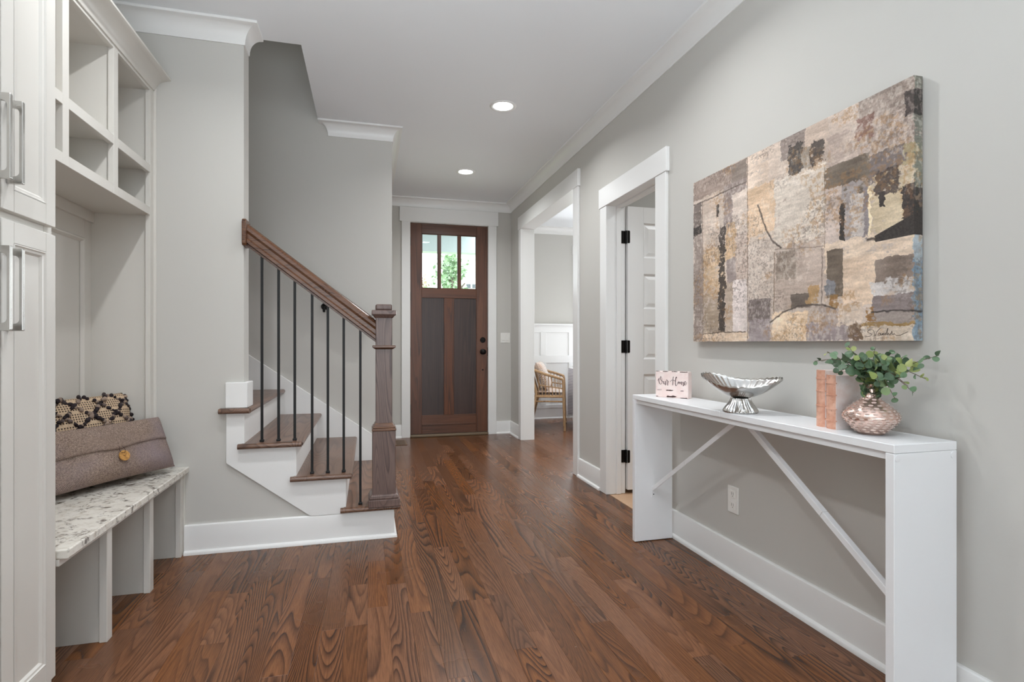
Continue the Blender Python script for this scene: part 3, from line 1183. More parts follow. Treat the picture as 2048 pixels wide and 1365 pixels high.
# cabinet crown, sprung forward
ccp = [(0, 0), (.006, 0), (.008, .006)]
for i in range(1, 8):
    a = math.radians(90 * i / 7)
    ccp.append((.010 + .058 * (1 - math.cos(a)), .008 + .050 * math.sin(a)))
ccp += [(.072, .060), (.076, .062), (.076, .072), (0, .072)]
MB().sweep([(FX1, YCB + .0), (FX1, YE + .0075)], ccp, 2.352).build('crown', 'cab', ub, smooth=30)
B(-1.328, FX1, YCB, YE, 2.366, 2.42).build('top_panel', 'cab', ub)
# panelled back of the niche
B(-1.318, -1.306, 3.030, 3.092, .449, 1.670).build('back_stile', 'cab', ub, bevel=.0015)
B(-1.318, -1.306, 2.05, 3.030, 1.582, 1.670).build('back_rail', 'cab', ub, bevel=.0015)
B(-1.318, -1.306, 2.05, 3.030, .449, .540).build('back_rail', 'cab', ub, bevel=.0015)
B(-1.318, -1.292, YCB, 3.092, 1.668, 1.719).build('hook_cleat', 'cab', ub, bevel=.0015)
m = MB()
m.ring((2.10, .540, 3.030, 1.582), [(0, .012), (.004, .016), (.010, .015), (.018, .004), (.020, .001)], mpX(-1.318), fill=False)
m.build('panel_moulding', 'cab', ub)

sb = thing('storage_bench', 'pale grey open-front storage bench base under the granite seat', 'bench', (-1.11, 2.53, 0))
BX0, BX1 = -.936, -.910
for y0 in (2.272, 2.672, 3.072):
    B(BX0, BX1, y0, y0 + .040, 0, .419).build('post', 'cab', sb, bevel=.0015)
    B(-1.318, BX0, y0 + .010, min(y0 + .028, 3.112), 0, .419).build('partition', 'cab', sb)
for ya, yb in ((YCB, 2.272), (2.312, 2.672), (2.712, 3.072)):
    B(BX0, BX1 - .0004, ya, yb, .398, .419).build('top_rail', 'cab', sb, bevel=.001)
B(-1.318, -1.305, YCB, 3.112, 0, .419).build('back_panel', 'cab', sb)
B(BX0 + .002, BX1 + .006, 3.112, 3.1195, 0, .419).build('scribe_strip', 'cab', sb)
B(-1.318, -.886, YCB, 3.1185, .4195, .448).build('granite_seat', 'granite', label='speckled white granite slab seat on the grey bench', cat='countertop', bevel=.004, seg=2)

tc = thing('tall_cabinet', 'tall pale grey cabinet with shaker doors at the left edge', 'cabinet', (-1.12, 1.55, 0))
B(-1.328, -.952, .93, 1.955, 0, CEIL - .11).build('carcass', 'cab', tc)
for y0, y1 in ((1.915, 1.957), (1.395, 1.432), (.93, .965)):
    B(-.952, -.930, y0, y1, 0, CEIL - .11).build('stile', 'cab', tc, bevel=.001)
for z0, z1 in ((0, .09), (1.395, 1.445), (2.56, CEIL - .11)):
    for y0, y1 in ((.965, 1.395), (1.432, 1.915)):
        B(-.952, -.9304, y0, y1, z0, z1).build('rail', 'cab', tc, bevel=.001)


def pull(y, z0, z1, par):
    x0, x1 = -.910, -.874
    m = MB()
    ri = .012
    pr = [(x0, z0), (x1 - .002, z0), (x1, z0 + .002), (x1, z1 - .002), (x1 - .002, z1), (x0, z1), (x0, z1 - .017)]
    xi = x1 - .008
    for k in range(6):
        a = math.radians(90 - 18 * k)
        pr.append((xi - ri + ri * math.cos(a), z1 - .019 - ri + ri * math.sin(a)))
    for k in range(6):
        a = math.radians(-18 * k)
        pr.append((xi - ri + ri * math.cos(a), z0 + .019 + ri + ri * math.sin(a)))
    pr.append((x0, z0 + .017))
    m.prism(pr, 1, y - .0055, y + .0055)
    m.build('pull', 'nickel', par, bevel=.0012, seg=2)


for (y0, y1) in ((1.688, 1.937), (1.433, 1.681)):
    for (z0, z1) in ((.078, 1.404), (1.428, 2.58)):
        m = MB()
        sw = .050
        m.box(-.930, -.910, y0, y0 + sw, z0, z1)
        m.box(-.930, -.910, y1 - sw, y1, z0, z1)
        m.box(-.930, -.910, y0 + sw, y1 - sw, z0, z0 + sw + .01)
        m.box(-.930, -.910, y0 + sw, y1 - sw, z1 - sw - .008, z1)
        dr = m.build('door', 'cab', tc, bevel=.0015)
        m = MB()
        m.ring((y0 + sw, z0 + sw + .01, y1 - sw, z1 - sw - .008), [(0, 0), (.003, .0005), (.006, -.003), (.012, -.004), (.018, -.010), (.019, -.010)], mpX(-.910))
        m.build('panel', 'cab', dr)
        hy = y0 + .022 if y0 > 1.6 else y1 - .022
        hz = (1.112, 1.328) if z0 < 1 else (1.497, 1.714)
        pull(hy, hz[0], hz[1], dr)

# ------------------------------------------------------------------ console table
TX0, TX1, TY0, TY1 = 1.397, 1.625, 1.176, 2.705
ct = thing('console_table', 'narrow white console table with slab legs and diagonal braces', 'table', (1.51, 1.94, 0))
B(TX0, TX1, TY0, 1.9395, .7755, .800).build('tabletop', 'white', ct, bevel=.0015)
B(TX0, TX1, 1.9405, TY1, .7755, .800).build('tabletop', 'white', ct, bevel=.0015)
B(TX0 + .010, TX1 - .010, TY0 + .028, TY1 - .028, .7535, .7750).build('underframe', 'white', ct, bevel=.001)
for y0 in (TY0, TY1 - .027):
    lg = B(TX0, TX1, y0, y0 + .027, .004, .7748).build('leg', 'white', ct, bevel=.0015)
    for x in (TX0 + .05, TX1 - .05):
        MB().lathe([(.008, 0), (.008, .004)], (x, y0 + .0135, 0), 10).build('foot_pad', 'black', lg)
    if y0 < 2:
        for x in (TX0 + .012, TX1 - .014):
            MB().lathe([(.0095, 0), (.0095, -.0012), (.008, -.0016)], (x, y0, .762), 20, 1).build('screw_cap', 'white', lg, smooth=40)
for ya, yt in ((TY1 - .028, 1.985), (TY0 + .028, 1.896)):
    p, q = np.array((1.508, ya, .292)), np.array((1.508, yt, .752))
    dirn = (q - p) / np.linalg.norm(q - p)
    mid = p + (q - p) * .46
    m = MB()
    for (a, b) in ((p, mid - dirn * .0006), (mid + dirn * .0006, q)):
        # angle-iron: two thin flanges
        c_ = (a + b) / 2
        half = (b - a) / 2
        nup = np.cross(np.array((1.0, 0, 0)), dirn)
        if nup[2] < 0: nup = -nup
        m.obox(c_ + nup * .0, half, np.array((.011, 0, 0)), nup * .0018)
        m.obox(c_ - nup * .010 + np.array((-.0095, 0, 0)), half, np.array((.0018, 0, 0)), nup * .010)
    br = m.build('brace', 'white', ct, bevel=.0006)
    s = -1 if ya > 2 else 1
    MB().box(1.496, 1.520, ya, ya + s * .002, .240, .300).build('foot_plate', 'white', br)
    for z in (.255, .283):
        MB().lathe([(.0032, 0), (.0032, s * .003)], (1.508, ya, z), 8, 1).build('screw', 'black', br)
    for dy in (0, .016):
        y_ = p[1] + (q[1] - p[1]) * (.40 + dy)
        z_ = p[2] + (q[2] - p[2]) * (.40 + dy)

# ------------------------------------------------------------------ painting
t_pat = [(0.001,-0.004,0.259,0.12,150,132,122,6),(0.259,0.004,0.349,0.127,125,112,103,4),(0.001,0.14,0.06,0.3,112,100,94,6),(0.001,0.283,0.06,0.353,48,41,39,3),(0.006,0.338,0.067,0.993,152,137,129,6),(0.065,0.121,0.179,0.468,192,174,160,4),(0.073,0.442,0.224,0.727,194,168,138,9),(0.073,0.707,0.204,0.95,155,136,116,8),(0.211,0.106,0.349,0.367,146,131,126,4),(0.265,0.171,0.351,0.426,198,182,170,6),(0.224,0.329,0.284,0.541,190,156,118,8),(0.284,0.408,0.352,0.672,182,162,150,9),(0.231,0.53,0.287,0.674,150,136,132,5),(0.224,0.665,0.265,0.951,182,164,148,6),(0.265,0.659,0.349,0.947,206,193,188,4),(0.165,0.197,0.18,0.266,55,48,46,3),(0.18,0.329,0.221,0.944,58,50,46,9),(0.352,0.0,0.462,0.218,206,186,169,7),(0.462,0.001,0.555,0.207,192,174,160,5),(0.525,-0.021,0.633,0.108,140,126,119,4),(0.631,-0.005,0.723,0.122,196,176,161,5),(0.622,0.092,0.656,0.188,150,138,125,9),(0.56,0.056,0.622,0.193,58,53,50,9),(0.654,0.082,0.708,0.184,66,58,54,9),(0.723,-0.004,0.834,0.155,187,169,156,6),(0.834,-0.021,1.04,0.23,152,136,126,4),(0.827,0.066,0.887,0.17,134,100,90,8),(0.726,0.1,1.04,0.335,172,154,144,10),(0.711,0.224,0.869,0.382,110,98,86,3),(0.869,0.241,0.976,0.357,114,103,101,5),(0.352,0.181,0.494,0.476,206,177,148,6),(0.494,0.192,0.711,0.584,200,188,175,9),(0.711,0.321,0.774,0.581,186,169,159,6),(0.774,0.327,0.863,0.575,150,141,139,7),(0.805,0.381,0.85,0.563,188,178,171,8),(0.768,0.399,0.786,0.575,44,39,39,5),(0.85,0.366,0.863,0.575,135,126,128,4),(0.864,0.362,0.874,0.579,214,195,162,4),(0.874,0.332,1.04,0.605,196,178,148,8),(0.887,0.323,0.961,0.419,62,50,46,8),(0.899,0.403,0.917,0.466,46,36,34,5),(0.967,0.404,1.04,0.531,50,39,37,5),(0.358,0.439,0.494,0.793,195,180,168,8),(0.494,0.531,0.711,0.846,172,154,142,8),(0.504,0.556,0.594,0.695,146,131,119,5),(0.711,0.564,1.04,0.698,202,181,160,7),(0.778,0.646,0.887,0.853,202,178,155,5),(0.719,0.597,0.779,0.808,111,98,86,2),(0.714,0.729,0.752,0.794,124,124,129,6),(0.887,0.67,1.04,0.78,131,116,106,4),(0.873,0.755,1.04,0.834,186,181,179,8),(0.876,0.819,1.04,0.889,131,119,118,4),(0.869,0.884,1.04,0.938,151,139,133,5),(0.841,0.927,1.04,0.95,160,130,84,6),(0.845,0.942,1.04,1.0,187,170,153,5),(0.357,0.778,0.474,0.89,130,118,115,3),(0.357,0.884,0.474,1.0,150,138,138,5),(0.483,0.858,0.64,1.0,214,188,159,5),(0.64,0.916,0.835,1.0,146,133,133,7),(0.684,0.843,0.764,0.927,166,151,143,6),(0.762,0.837,0.848,0.935,205,186,169,6),(0.57,0.775,0.655,0.841,116,104,96,3),(0.64,0.738,0.684,0.824,160,125,80,9),(0.734,0.8,0.762,0.851,150,112,62,8),(0.863,0.869,0.887,0.924,150,108,58,8),(0.067,0.949,0.354,1.0,208,184,160,4),(0.976,0.051,1.04,0.144,50,38,36,4),(0.973,0.248,1.04,0.335,152,138,104,8),(0.797,0.928,0.848,1.0,120,95,72,8),
         (1.0,-.02,1.04,.05,112,114,104,4),(1.0,.05,1.04,.15,28,22,22,2),(1.0,.15,1.04,.42,104,108,98,8),(1.0,.42,1.04,.60,26,21,21,2),(1.0,.60,1.04,.70,150,160,166,6),(1.0,.70,1.04,1.02,122,142,158,6)]
t_arc = [([(0.411, 0.284), (0.427, 0.345), (0.451, 0.42), (0.488, 0.497), (0.525, 0.536)], .006, (70, 60, 56)),
         ([(0.473, 0.901), (0.535, 0.857), (0.594, 0.834), (0.649, 0.829), (0.701, 0.837), (0.75, 0.857)], .005, (66, 56, 50)),
         ([(0.863, 0.583), (0.922, 0.588), (1.04, 0.592)], .006, (40, 33, 32)),
         ([(0.876, 0.884), (0.939, 0.881), (1.04, 0.891)], .0035, (42, 36, 36)),
         ([(0.001, 0.14), (0.103, 0.142), (0.204, 0.136), (0.346, 0.132)], .004, (84, 72, 66)),
         ([(0.494, 0.536), (0.613, 0.559), (0.711, 0.572)], .002, (120, 106, 96)),
         ([(0.701, 0.581), (0.701, 0.728), (0.699, 0.845)], .002, (84, 72, 68)),
         ([(0.352, 0.0), (0.353, 0.5), (0.352, 1.0)], .0025, (112, 92, 76)),
         ([(0.066, 0.14), (0.070, 0.6), (0.070, 1.0)], .003, (92, 74, 62)),
         ([(0.494, 0.55), (0.492, 0.7), (0.490, 0.86)], .003, (110, 88, 66)),
         ([(0.711, 0.22), (0.712, 0.58)], .002, (120, 104, 86)),
         ([(0.07, 0.955), (0.2, 0.945), (0.34, 0.95)], .0035, (86, 72, 62))]


def vnoise(n, m, sx, sy, seed):
    """value noise on an n x m grid, sx, sy cells across"""
    r = np.random.default_rng(seed)
    g = r.random((int(sx) + 3, int(sy) + 3))
    x = np.linspace(0, sx, n)
    y = np.linspace(0, sy, m)
    xi = x.astype(int); yi = y.astype(int)
    fx = x - xi; fy = y - yi
    fx = fx * fx * (3 - 2 * fx); fy = fy * fy * (3 - 2 * fy)
    a = g[np.ix_(xi, yi)]; b = g[np.ix_(xi + 1, yi)]; c_ = g[np.ix_(xi, yi + 1)]; d_ = g[np.ix_(xi + 1, yi + 1)]
    fx = fx[:, None]; fy = fy[None, :]
    return (a * (1 - fx) + b * fx) * (1 - fy) + (c_ * (1 - fx) + d_ * fx) * fy


def fbm(n, m, sx, sy, seed, o=4):
    tot = np.zeros((n, m)); amp = 1.0; ss = 0
    for k in range(o):
        tot += amp * vnoise(n, m, sx * 2 ** k, sy * 2 ** k, seed * 17 + k)
        ss += amp
        amp *= .62
    return np.clip((tot / ss - .5) * 1.5 + .5, 0, 1)


def sstep(x, a, b):
    q = np.clip((x - a) / (b - a), 0, 1)
    return q * q * (3 - 2 * q)


def painting():
    n, m_ = 800, 550
    LEN, HGT = 1.172, .817
    s = np.linspace(0, 1.03, n)
    tt = np.linspace(0, 1, m_)
    S, T = np.meshgrid(s, tt, indexing='ij')
    img = np.zeros((n, m_, 3)) + np.array((184, 168, 156))
    img += (vnoise(n, m_, 9, 7, 1) - .5)[..., None] * 34
    wx = (vnoise(n, m_, 60, 42, 2) - .5) * .010 + (vnoise(n, m_, 180, 130, 3) - .5) * .007
    wy = (vnoise(n, m_, 60, 42, 4) - .5) * .012 + (vnoise(n, m_, 180, 130, 5) - .5) * .008
    for i, (s0, t0, s1, t1, r, g, b, rough) in enumerate(t_pat):
        Sx, Tx = S + wx * (rough / 5.), T + wy * (rough / 5.)
        mask = ((Sx > s0) & (Sx < s1) & (Tx > t0) & (Tx < t1)).astype(float)
        dn = fbm(n, m_, 64, 50, 100 + i, 4) * .62 + fbm(n, m_, 9, 8, 500 + i, 2) * .2 + vnoise(n, m_, 40, 220, 200 + i) * .18
        thr = .20 + .022 * rough if rough > 6 else .10 + .02 * rough
        a = sstep(dn, thr - .12, thr + .06)
        if rough >= 8:
            a = a * .88
        tone = (vnoise(n, m_, 14, 10, 300 + i) - .5)[..., None] * 26 + (vnoise(n, m_, 22, 110, 400 + i) - .5)[..., None] * 18
        img = img * (1 - (mask * a)[..., None]) + (np.array((r, g, b)) + tone) * (mask * a)[..., None]
    # dry speckle and ochre / rust flecks
    sp = sstep(fbm(n, m_, 150, 110, 8, 3), .55, .66) * sstep(fbm(n, m_, 6, 5, 9, 2), .50, .68)
    k = sp[..., None] * .35
    img = img * (1 - k) + np.array((92, 80, 74)) * k
    oc = sstep(fbm(n, m_, 110, 76, 10, 4), .50, .66) * sstep(fbm(n, m_, 9, 6, 11, 2), .58, .72)
    k = oc[..., None] * .38
    img = img * (1 - k) + np.array((158, 112, 64)) * k
    wh = sstep(fbm(n, m_, 120, 50, 12, 4), .50, .68) * sstep(fbm(n, m_, 7, 6, 13, 2), .48, .66)
    k = wh[..., None] * .30
    img = img * (1 - k) + np.array((222, 212, 202)) * k
    # black triangle at the right
    tri = ((T < .60) & (S > .883) & (T > .575 - (S - .883) * .46) & (T > .50)).astype(float)
    tri *= (S + wx * .6 > .885)
    img = img * (1 - tri[..., None]) + np.array((42, 33, 32)) * tri[..., None]
    for pts, wd, colr in t_arc:
        P = np.array(pts)
        dmin = np.full(S.shape, 9.)
        for a, b in zip(P[:-1], P[1:]):
            ab = b - a
            q = np.clip(((S + wx * .4 - a[0]) * ab[0] + (T + wy * .4 - a[1]) * ab[1]) / (ab @ ab), 0, 1)
            dd = np.hypot((S + wx * .4 - a[0] - q * ab[0]) * 1.4, T + wy * .4 - a[1] - q * ab[1])
            dmin = np.minimum(dmin, dd)
        k = (np.clip(1.3 - dmin / wd, 0, 1) * (.55 + .45 * vnoise(n, m_, 90, 70, 55)))[..., None]
        img = img * (1 - k) + np.array(colr) * k
    img *= (1.05 + (vnoise(n, m_, 300, 210, 77) - .5) * .10 + (fbm(n, m_, 30, 90, 78, 3) - .5) * .12)[..., None]
    g_ = img.mean(-1, keepdims=True)
    img = g_ + (img - g_) * .85
    img = (img - 166) * 1.16 + 165
    img = np.clip(img, 12, 245) / 255.
    linr = np.where(img <= .04045, img / 12.92, ((img + .055) / 1.055) ** 2.4)
    # geometry: front plane then wrap round the near edge
    xf = 1.622
    Y = np.where(S <= 1, 2.472 - S * LEN, 2.472 - LEN)
    X = np.where(S <= 1, xf, xf + (S - 1) / .03 * .034)
    Z = 1.905 - T * HGT
    V = np.stack([X, Y, Z], -1).reshape(-1, 3)
    idx = np.arange(n * m_).reshape(n, m_)
    F = np.stack([idx[:-1, :-1], idx[1:, :-1], idx[1:, 1:], idx[:-1, 1:]], -1).reshape(-1, 4)
    me = bpy.data.meshes.new('canvas')
    O = np.array((1.64, 1.886, 1.088))
    me.from_pydata((V - O).tolist(), [], F.tolist())
    ca = me.color_attributes.new('Col', 'FLOAT_COLOR', 'POINT')
    ca.data.foreach_set('color', np.concatenate([linr.reshape(-1, 3), np.ones((n * m_, 1))], 1).astype(np.float32).ravel())
    me.materials.append(M['canvas'])
    pt = thing('abstract_painting', 'large unframed abstract canvas in taupe, cream and black on the right wall', 'painting', (1.64, 1.886, 1.088))
    o = bpy.data.objects.new('canvas', me)
    COL.objects.link(o)
    place(o, O, pt)
    B(xf + .0008, XR - .004, 2.472 - LEN + .0008, 2.472, 1.0885, 1.9045).build('stretcher', flat('canvas_edge', (160, 142, 126), .8), pt)
    sg = [[(1.442, 1.127), (1.454, 1.125), (1.46, 1.117), (1.449, 1.113), (1.445, 1.108), (1.455, 1.103), (1.472, 1.105)],
          [(1.44, 1.124), (1.435, 1.114), (1.432, 1.104), (1.425, 1.119), (1.413, 1.129)],
          [(1.413, 1.112), (1.419, 1.112), (1.422, 1.107), (1.415, 1.106), (1.412, 1.113), (1.411, 1.106), (1.405, 1.113), (1.407, 1.106), (1.4, 1.114), (1.402, 1.106), (1.395, 1.112)],
          [(1.395, 1.105), (1.391, 1.118), (1.386, 1.129), (1.39, 1.107), (1.384, 1.112), (1.381, 1.106), (1.376, 1.114)],
          [(1.376, 1.105), (1.373, 1.119), (1.37, 1.107), (1.365, 1.111), (1.359, 1.106), (1.344, 1.106), (1.332, 1.111), (1.319, 1.116)]]
    mb = MB()
    for stv in sg:
        pts = smooth_path([(xf - .0004, y, z) for y, z in stv], 5)
        mb.tube(pts, .0006, 5)
    mb.build('signature', 'sign_ink', pt, fix=False)


def smooth_path(pts, k=6):
    P = [np.array(p, float) for p in pts]
    P = [P[0]] + P + [P[-1]]
    out = []
    for i in range(1, len(P) - 2):
        for j in range(k):
            t_ = j / k
            a, b, c_, d_ = P[i - 1], P[i], P[i + 1], P[i + 2]
            out.append(.5 * ((2 * b) + (-a + c_) * t_ + (2 * a - 5 * b + 4 * c_ - d_) * t_ ** 2 + (-a + 3 * b - 3 * c_ + d_) * t_ ** 3))
    out.append(P[-2])
    return out


painting()

# ------------------------------------------------------------------ pink sign
sgn = thing('tabletop_sign', 'small pale pink distressed block sign reading Our Home', 'sign', (1.51, 2.50, .8))
A0, A1 = np.array((1.455, 2.560)), np.array((1.556, 2.417))
ax = (A1 - A0) / np.linalg.norm(A1 - A0)
SW = float(np.linalg.norm(A1 - A0))
nrm = np.array((-ax[1], ax[0])) * 1.0
if np.dot(nrm, -A0) < 0:
    nrm = -nrm                      # towards the camera
SH, SD = .135, .046


def sgp(s, t_, h):
    """s along the face (m), t_ up, h out of the face"""
    q = A0 + ax * s + nrm * h
    return (q[0], q[1], .8 + t_)


m = MB()
vs = [sgp(s, t_, h) for h in (0, -SD) for s, t_ in ((0, 0), (SW, 0), (SW, SH), (0, SH))]
m.add(vs, [(0, 1, 2, 3), (7, 6, 5, 4), (0, 4, 5, 1), (1, 5, 6, 2), (2, 6, 7, 3), (3, 7, 4, 0)])
m.build('block', 'signpink', sgn, bevel=.003, seg=2)


def zs(x, y):
    s_ = (x - 250) / 1280.0
    top = 262 + s_ * 85
    bot = 1125 + s_ * 115
    return s_ * SW, (1 - (y - top) / (bot - top)) * SH


words = [[(330, 585), (370, 545), (395, 510), (388, 600), (410, 672), (455, 712), (500, 690), (522, 640), (515, 570), (495, 500), (470, 458), (448, 490), (460, 550), (500, 605), (550, 635), (582, 625), (580, 690), (600, 715), (635, 685), (655, 615), (645, 700), (655, 748), (682, 720), (705, 610), (692, 565), (722, 605), (757, 632), (742, 690), (742, 765)],
         [(965, 480), (948, 560), (940, 680), (935, 765)],
         [(835, 650), (880, 600), (950, 590), (1050, 640)],
         [(1095, 545), (1085, 490), (1058, 530), (1045, 640), (1045, 740), (1070, 792), (1100, 760), (1125, 700), (1160, 660), (1172, 690), (1150, 727), (1122, 718), (1122, 690), (1160, 655), (1200, 672)],
         [(1200, 672), (1217, 675), (1222, 740), (1245, 680), (1275, 662), (1287, 770), (1305, 690), (1335, 672), (1350, 740), (1342, 803), (1372, 785), (1415, 735), (1442, 690), (1425, 650), (1395, 690), (1390, 750), (1420, 780), (1460, 750), (1480, 690)]]
m = MB()
for wd in words:
    pts = smooth_path([sgp(*zs(x, y), .0002) for x, y in wd], 4)
    rr = []
    for i in range(len(pts)):
        a_, b_ = pts[max(i - 1, 0)], pts[min(i + 1, len(pts) - 1)]
        dz = (b_ - a_)[2] / (np.linalg.norm(b_ - a_) + 1e-9)
        rr.append(.00085 + .0010 * max(0, -dz))
    m.tube(pts, rr, 5)
m.build('lettering', 'ink', sgn, fix=False)
for (x0, x1, y, th) in ((260, 420, 272, 16), (540, 760, 292, 24), (890, 1120, 312, 22), (1205, 1520, 345, 28), (670, 960, 930, 40), (690, 1080, 1140, 60), (1230, 1500, 1215, 34), (270, 360, 1108, 22), (1230, 1360, 970, 22), (310, 500, 895, 12)):
    npt = 9
    top, bot = [], []
    for k in range(npt):
        x = x0 + (x1 - x0) * k / (npt - 1)
        yy = y + (x - (x0 + x1) / 2) * .055
        e = th * .5 * (1 if 0 < k < npt - 1 else .25)
        top.append((x, yy - e * random.uniform(.5, 1.1)))
        bot.append((x, yy + e * random.uniform(.5, 1.1)))
    ring = top + bot[::-1]
    vs = [sgp(*zs(x, y_), h) for h in (.0006, -.0005) for x, y_ in ring]
    nn = len(ring)
    fs = [(k, k + 1, nn - 2 - k, nn - 1 - k) for k in range(npt - 1)]
    fs += [(i, nn + i, nn + (i + 1) % nn, (i + 1) % nn) for i in range(nn)]
    MB().add(vs, fs).build('worn_patch', 'chip', sgn)


# ------------------------------------------------------------------ silver boat bowl
bw = thing('pedestal_bowl', 'polished silver boat-shaped bowl on a fluted pedestal', 'bowl', (1.460, 1.895, .8))
BC = np.array((1.460, 1.895))
ba = np.array((.65, -.76)); ba /= np.linalg.norm(ba)
bp = np.array((ba[1], -ba[0]))
if np.dot(bp, -BC) < 0:
    bp = -bp


def bowl_mesh():
    na, nr = 144, 14
    vo, vi = [], []
    for j_ in range(nr + 1):
        r = j_ / nr
        for k in range(na):
            th_ = 2 * math.pi * k / na
            ca, sa = math.cos(th_), math.sin(th_)
            la = .156 * (abs(ca) ** .92) * (1 if ca > 0 else -1)
            lb = .078 * sa
            rip = math.sin(th_ * 36) * .5 + .5
            jag = (.0014 * math.sin(th_ * 36) + .0008 * math.sin(th_ * 61)) * r ** 20
            zr = .905 + .039 * abs(ca) ** 1.8 + (-.006 * ca) + .026 * max(0, -sa)     # rim height
            zb = .8585
            z = zb + (zr - zb) * (r ** 1.9) + jag
            p = BC + ba * la * r + bp * lb * r
            vo.append((p[0], p[1], z - .0030))
            flu = .0030 * rip * min(1, r * 2.2) * (1 - .25 * r)
            vi.append((p[0], p[1], z + .0012 + flu))
    m_ = MB()
    fs = []
    for j_ in range(nr):
        for k in range(na):
            fs.append((j_ * na + k, j_ * na + (k + 1) % na, (j_ + 1) * na + (k + 1) % na, (j_ + 1) * na + k))
    m_.add(vo, [f[::-1] for f in fs])
    m_.add(vi, fs)
    tot = (nr + 1) * na
    m_.f += [(nr * na + k, nr * na + (k + 1) % na, tot + nr * na + (k + 1) % na, tot + nr * na + k) for k in range(na)]
    return m_


bowl_mesh().build('bowl', 'silver', bw, smooth=60, fix=False)
m = MB()
pf = [(.063, .0), (.065, .004), (.064, .010), (.058, .020), (.048, .034), (.041, .046), (.037, .055), (.0365, .0585)]
m.lathe(pf, (BC[0], BC[1], .8), 120, 2, True, lambda r, h, a: r * (1 + (.045 * math.sin(a * 30 + h * 20) + .02 * math.sin(a * 17)) * (1 if h > .003 else .2)))
m.build('pedestal', 'silver', bw, smooth=60)

# ------------------------------------------------------------------ two books
BD = np.array((-.015, -.099)); BD /= np.linalg.norm(BD)      # along the spines
BN = np.array((-BD[1], BD[0]))                               # into the depth of the book
if BN[0] < 0:
    BN = -BN


def book(p0, th, dep, hgt, label):
    bk = thing('book', label, 'book', (p0[0] + .05, p0[1] - .02, .8), 'peach books on the console table')
    P0 = np.array(p0)

    def q(a, b, z):
        w_ = P0 + BD * a + BN * b
        return (w_[0], w_[1], .8 + z)

    def bx(m_, a0, a1, b0, b1, z0, z1):
        vs_ = [q(a, b, z) for z in (z0, z1) for a, b in ((a0, b0), (a1, b0), (a1, b1), (a0, b1))]
        m_.add(vs_, [(0, 3, 2, 1), (4, 5, 6, 7), (0, 1, 5, 4), (1, 2, 6, 5), (2, 3, 7, 6), (3, 0, 4, 7)])

    m_ = MB(); bx(m_, .004, th - .004, .006, dep - .004, .003, hgt - .004); m_.build('page_block', 'pages', bk)
    m_ = MB(); bx(m_, th - .004, th, .004, dep, 0, hgt); m_.build('cover', 'pinkcover', bk, bevel=.001)
    m_ = MB(); bx(m_, 0, .004, .004, dep, 0, hgt); m_.build('cover', 'pinkcover', bk, bevel=.001)
    # rounded spine with raised bands
    m_ = MB()
    n_ = 8
    for (z0, z1, o_) in [(0, hgt, 0)] + [(hgt * f, hgt * f + .004, .0016) for f in (.14, .36, .62, .84)]:
        vs_ = []
        for z in (z0, z1):
            for k in range(n_ + 1):
                a = math.pi * k / n_
                vs_.append(q(th / 2 - math.cos(a) * (th / 2 + o_), .006 - math.sin(a) * (.010 + o_), z))
        nn_ = n_ + 1
        fs_ = [tuple(range(nn_)), tuple(range(2 * nn_ - 1, nn_ - 1, -1))] + [(i, (i + 1) % nn_, nn_ + (i + 1) % nn_, nn_ + i) for i in range(nn_)]
        m_.add(vs_, fs_)
    m_.build('spine', 'pinkspine', bk, smooth=50)


book((1.474, 1.527), .043, .150, .190, 'taller peach book standing behind the shorter one, farther from the vase')
book((1.4665, 1.4785), .045, .150, .176, 'shorter pearly pink book with peach spine, nearest the vase')

# ------------------------------------------------------------------ vase
VC = (1.505, 1.344, .8)
vs_ = thing('vase', 'squat rose-gold mercury glass vase with raised dashes', 'vase', VC)
vprof = [(.032, 0), (.035, .001), (.039, .006), (.053, .018), (.067, .034), (.0755, .047), (.0775, .055), (.0745, .064), (.063, .078), (.047, .092),
         (.031, .104), (.020, .114), (.0172, .122), (.0166, .140), (.0185, .150), (.021, .154), (.0195, .154), (.0155, .146), (.0150, .12)]
MB().lathe(vprof, VC, 64, 2).build('body', 'rose', vs_, smooth=60)


def vr(h):
    for (r0, h0), (r1, h1) in zip(vprof[:-1], vprof[1:]):
        if h0 <= h <= h1:
            return r0 + (r1 - r0) * (h - h0) / max(1e-6, h1 - h0)
    return .02


m = MB()
for i, h in enumerate(np.linspace(.010, .108, 13)):
    r = vr(h)
    cnt = max(9, int(2 * math.pi * r / .0215))
    for k in range(cnt):
        a = 2 * math.pi * (k + (.5 if i % 2 else 0)) / cnt
        c0 = np.array((VC[0] + r * math.cos(a), VC[1] + r * math.sin(a), .8 + h))
        tx = np.array((-math.sin(a), math.cos(a), 0)) * .0075
        nx = np.array((math.cos(a), math.sin(a), .1)) * .0030
        up = np.array((0, 0, .0024))
        vv = [c0 - tx, c0 + up - tx * .5 + nx, c0 + up + tx * .5 + nx, c0 + tx, c0 - up + tx * .5 + nx, c0 - up - tx * .5 + nx]
        m.add(vv, [(0, 1, 2, 3), (0, 3, 4, 5)])
m.build('raised_dashes', flat('pale_rose_highlight', (248, 232, 224), .25, .6), vs_, kind='stuff', fix=False)

# ------------------------------------------------------------------ eucalyptus
eu = thing('eucalyptus_bunch', 'bunch of green eucalyptus sprigs standing in the rose-gold vase', 'plant', (VC[0], VC[1], .93))


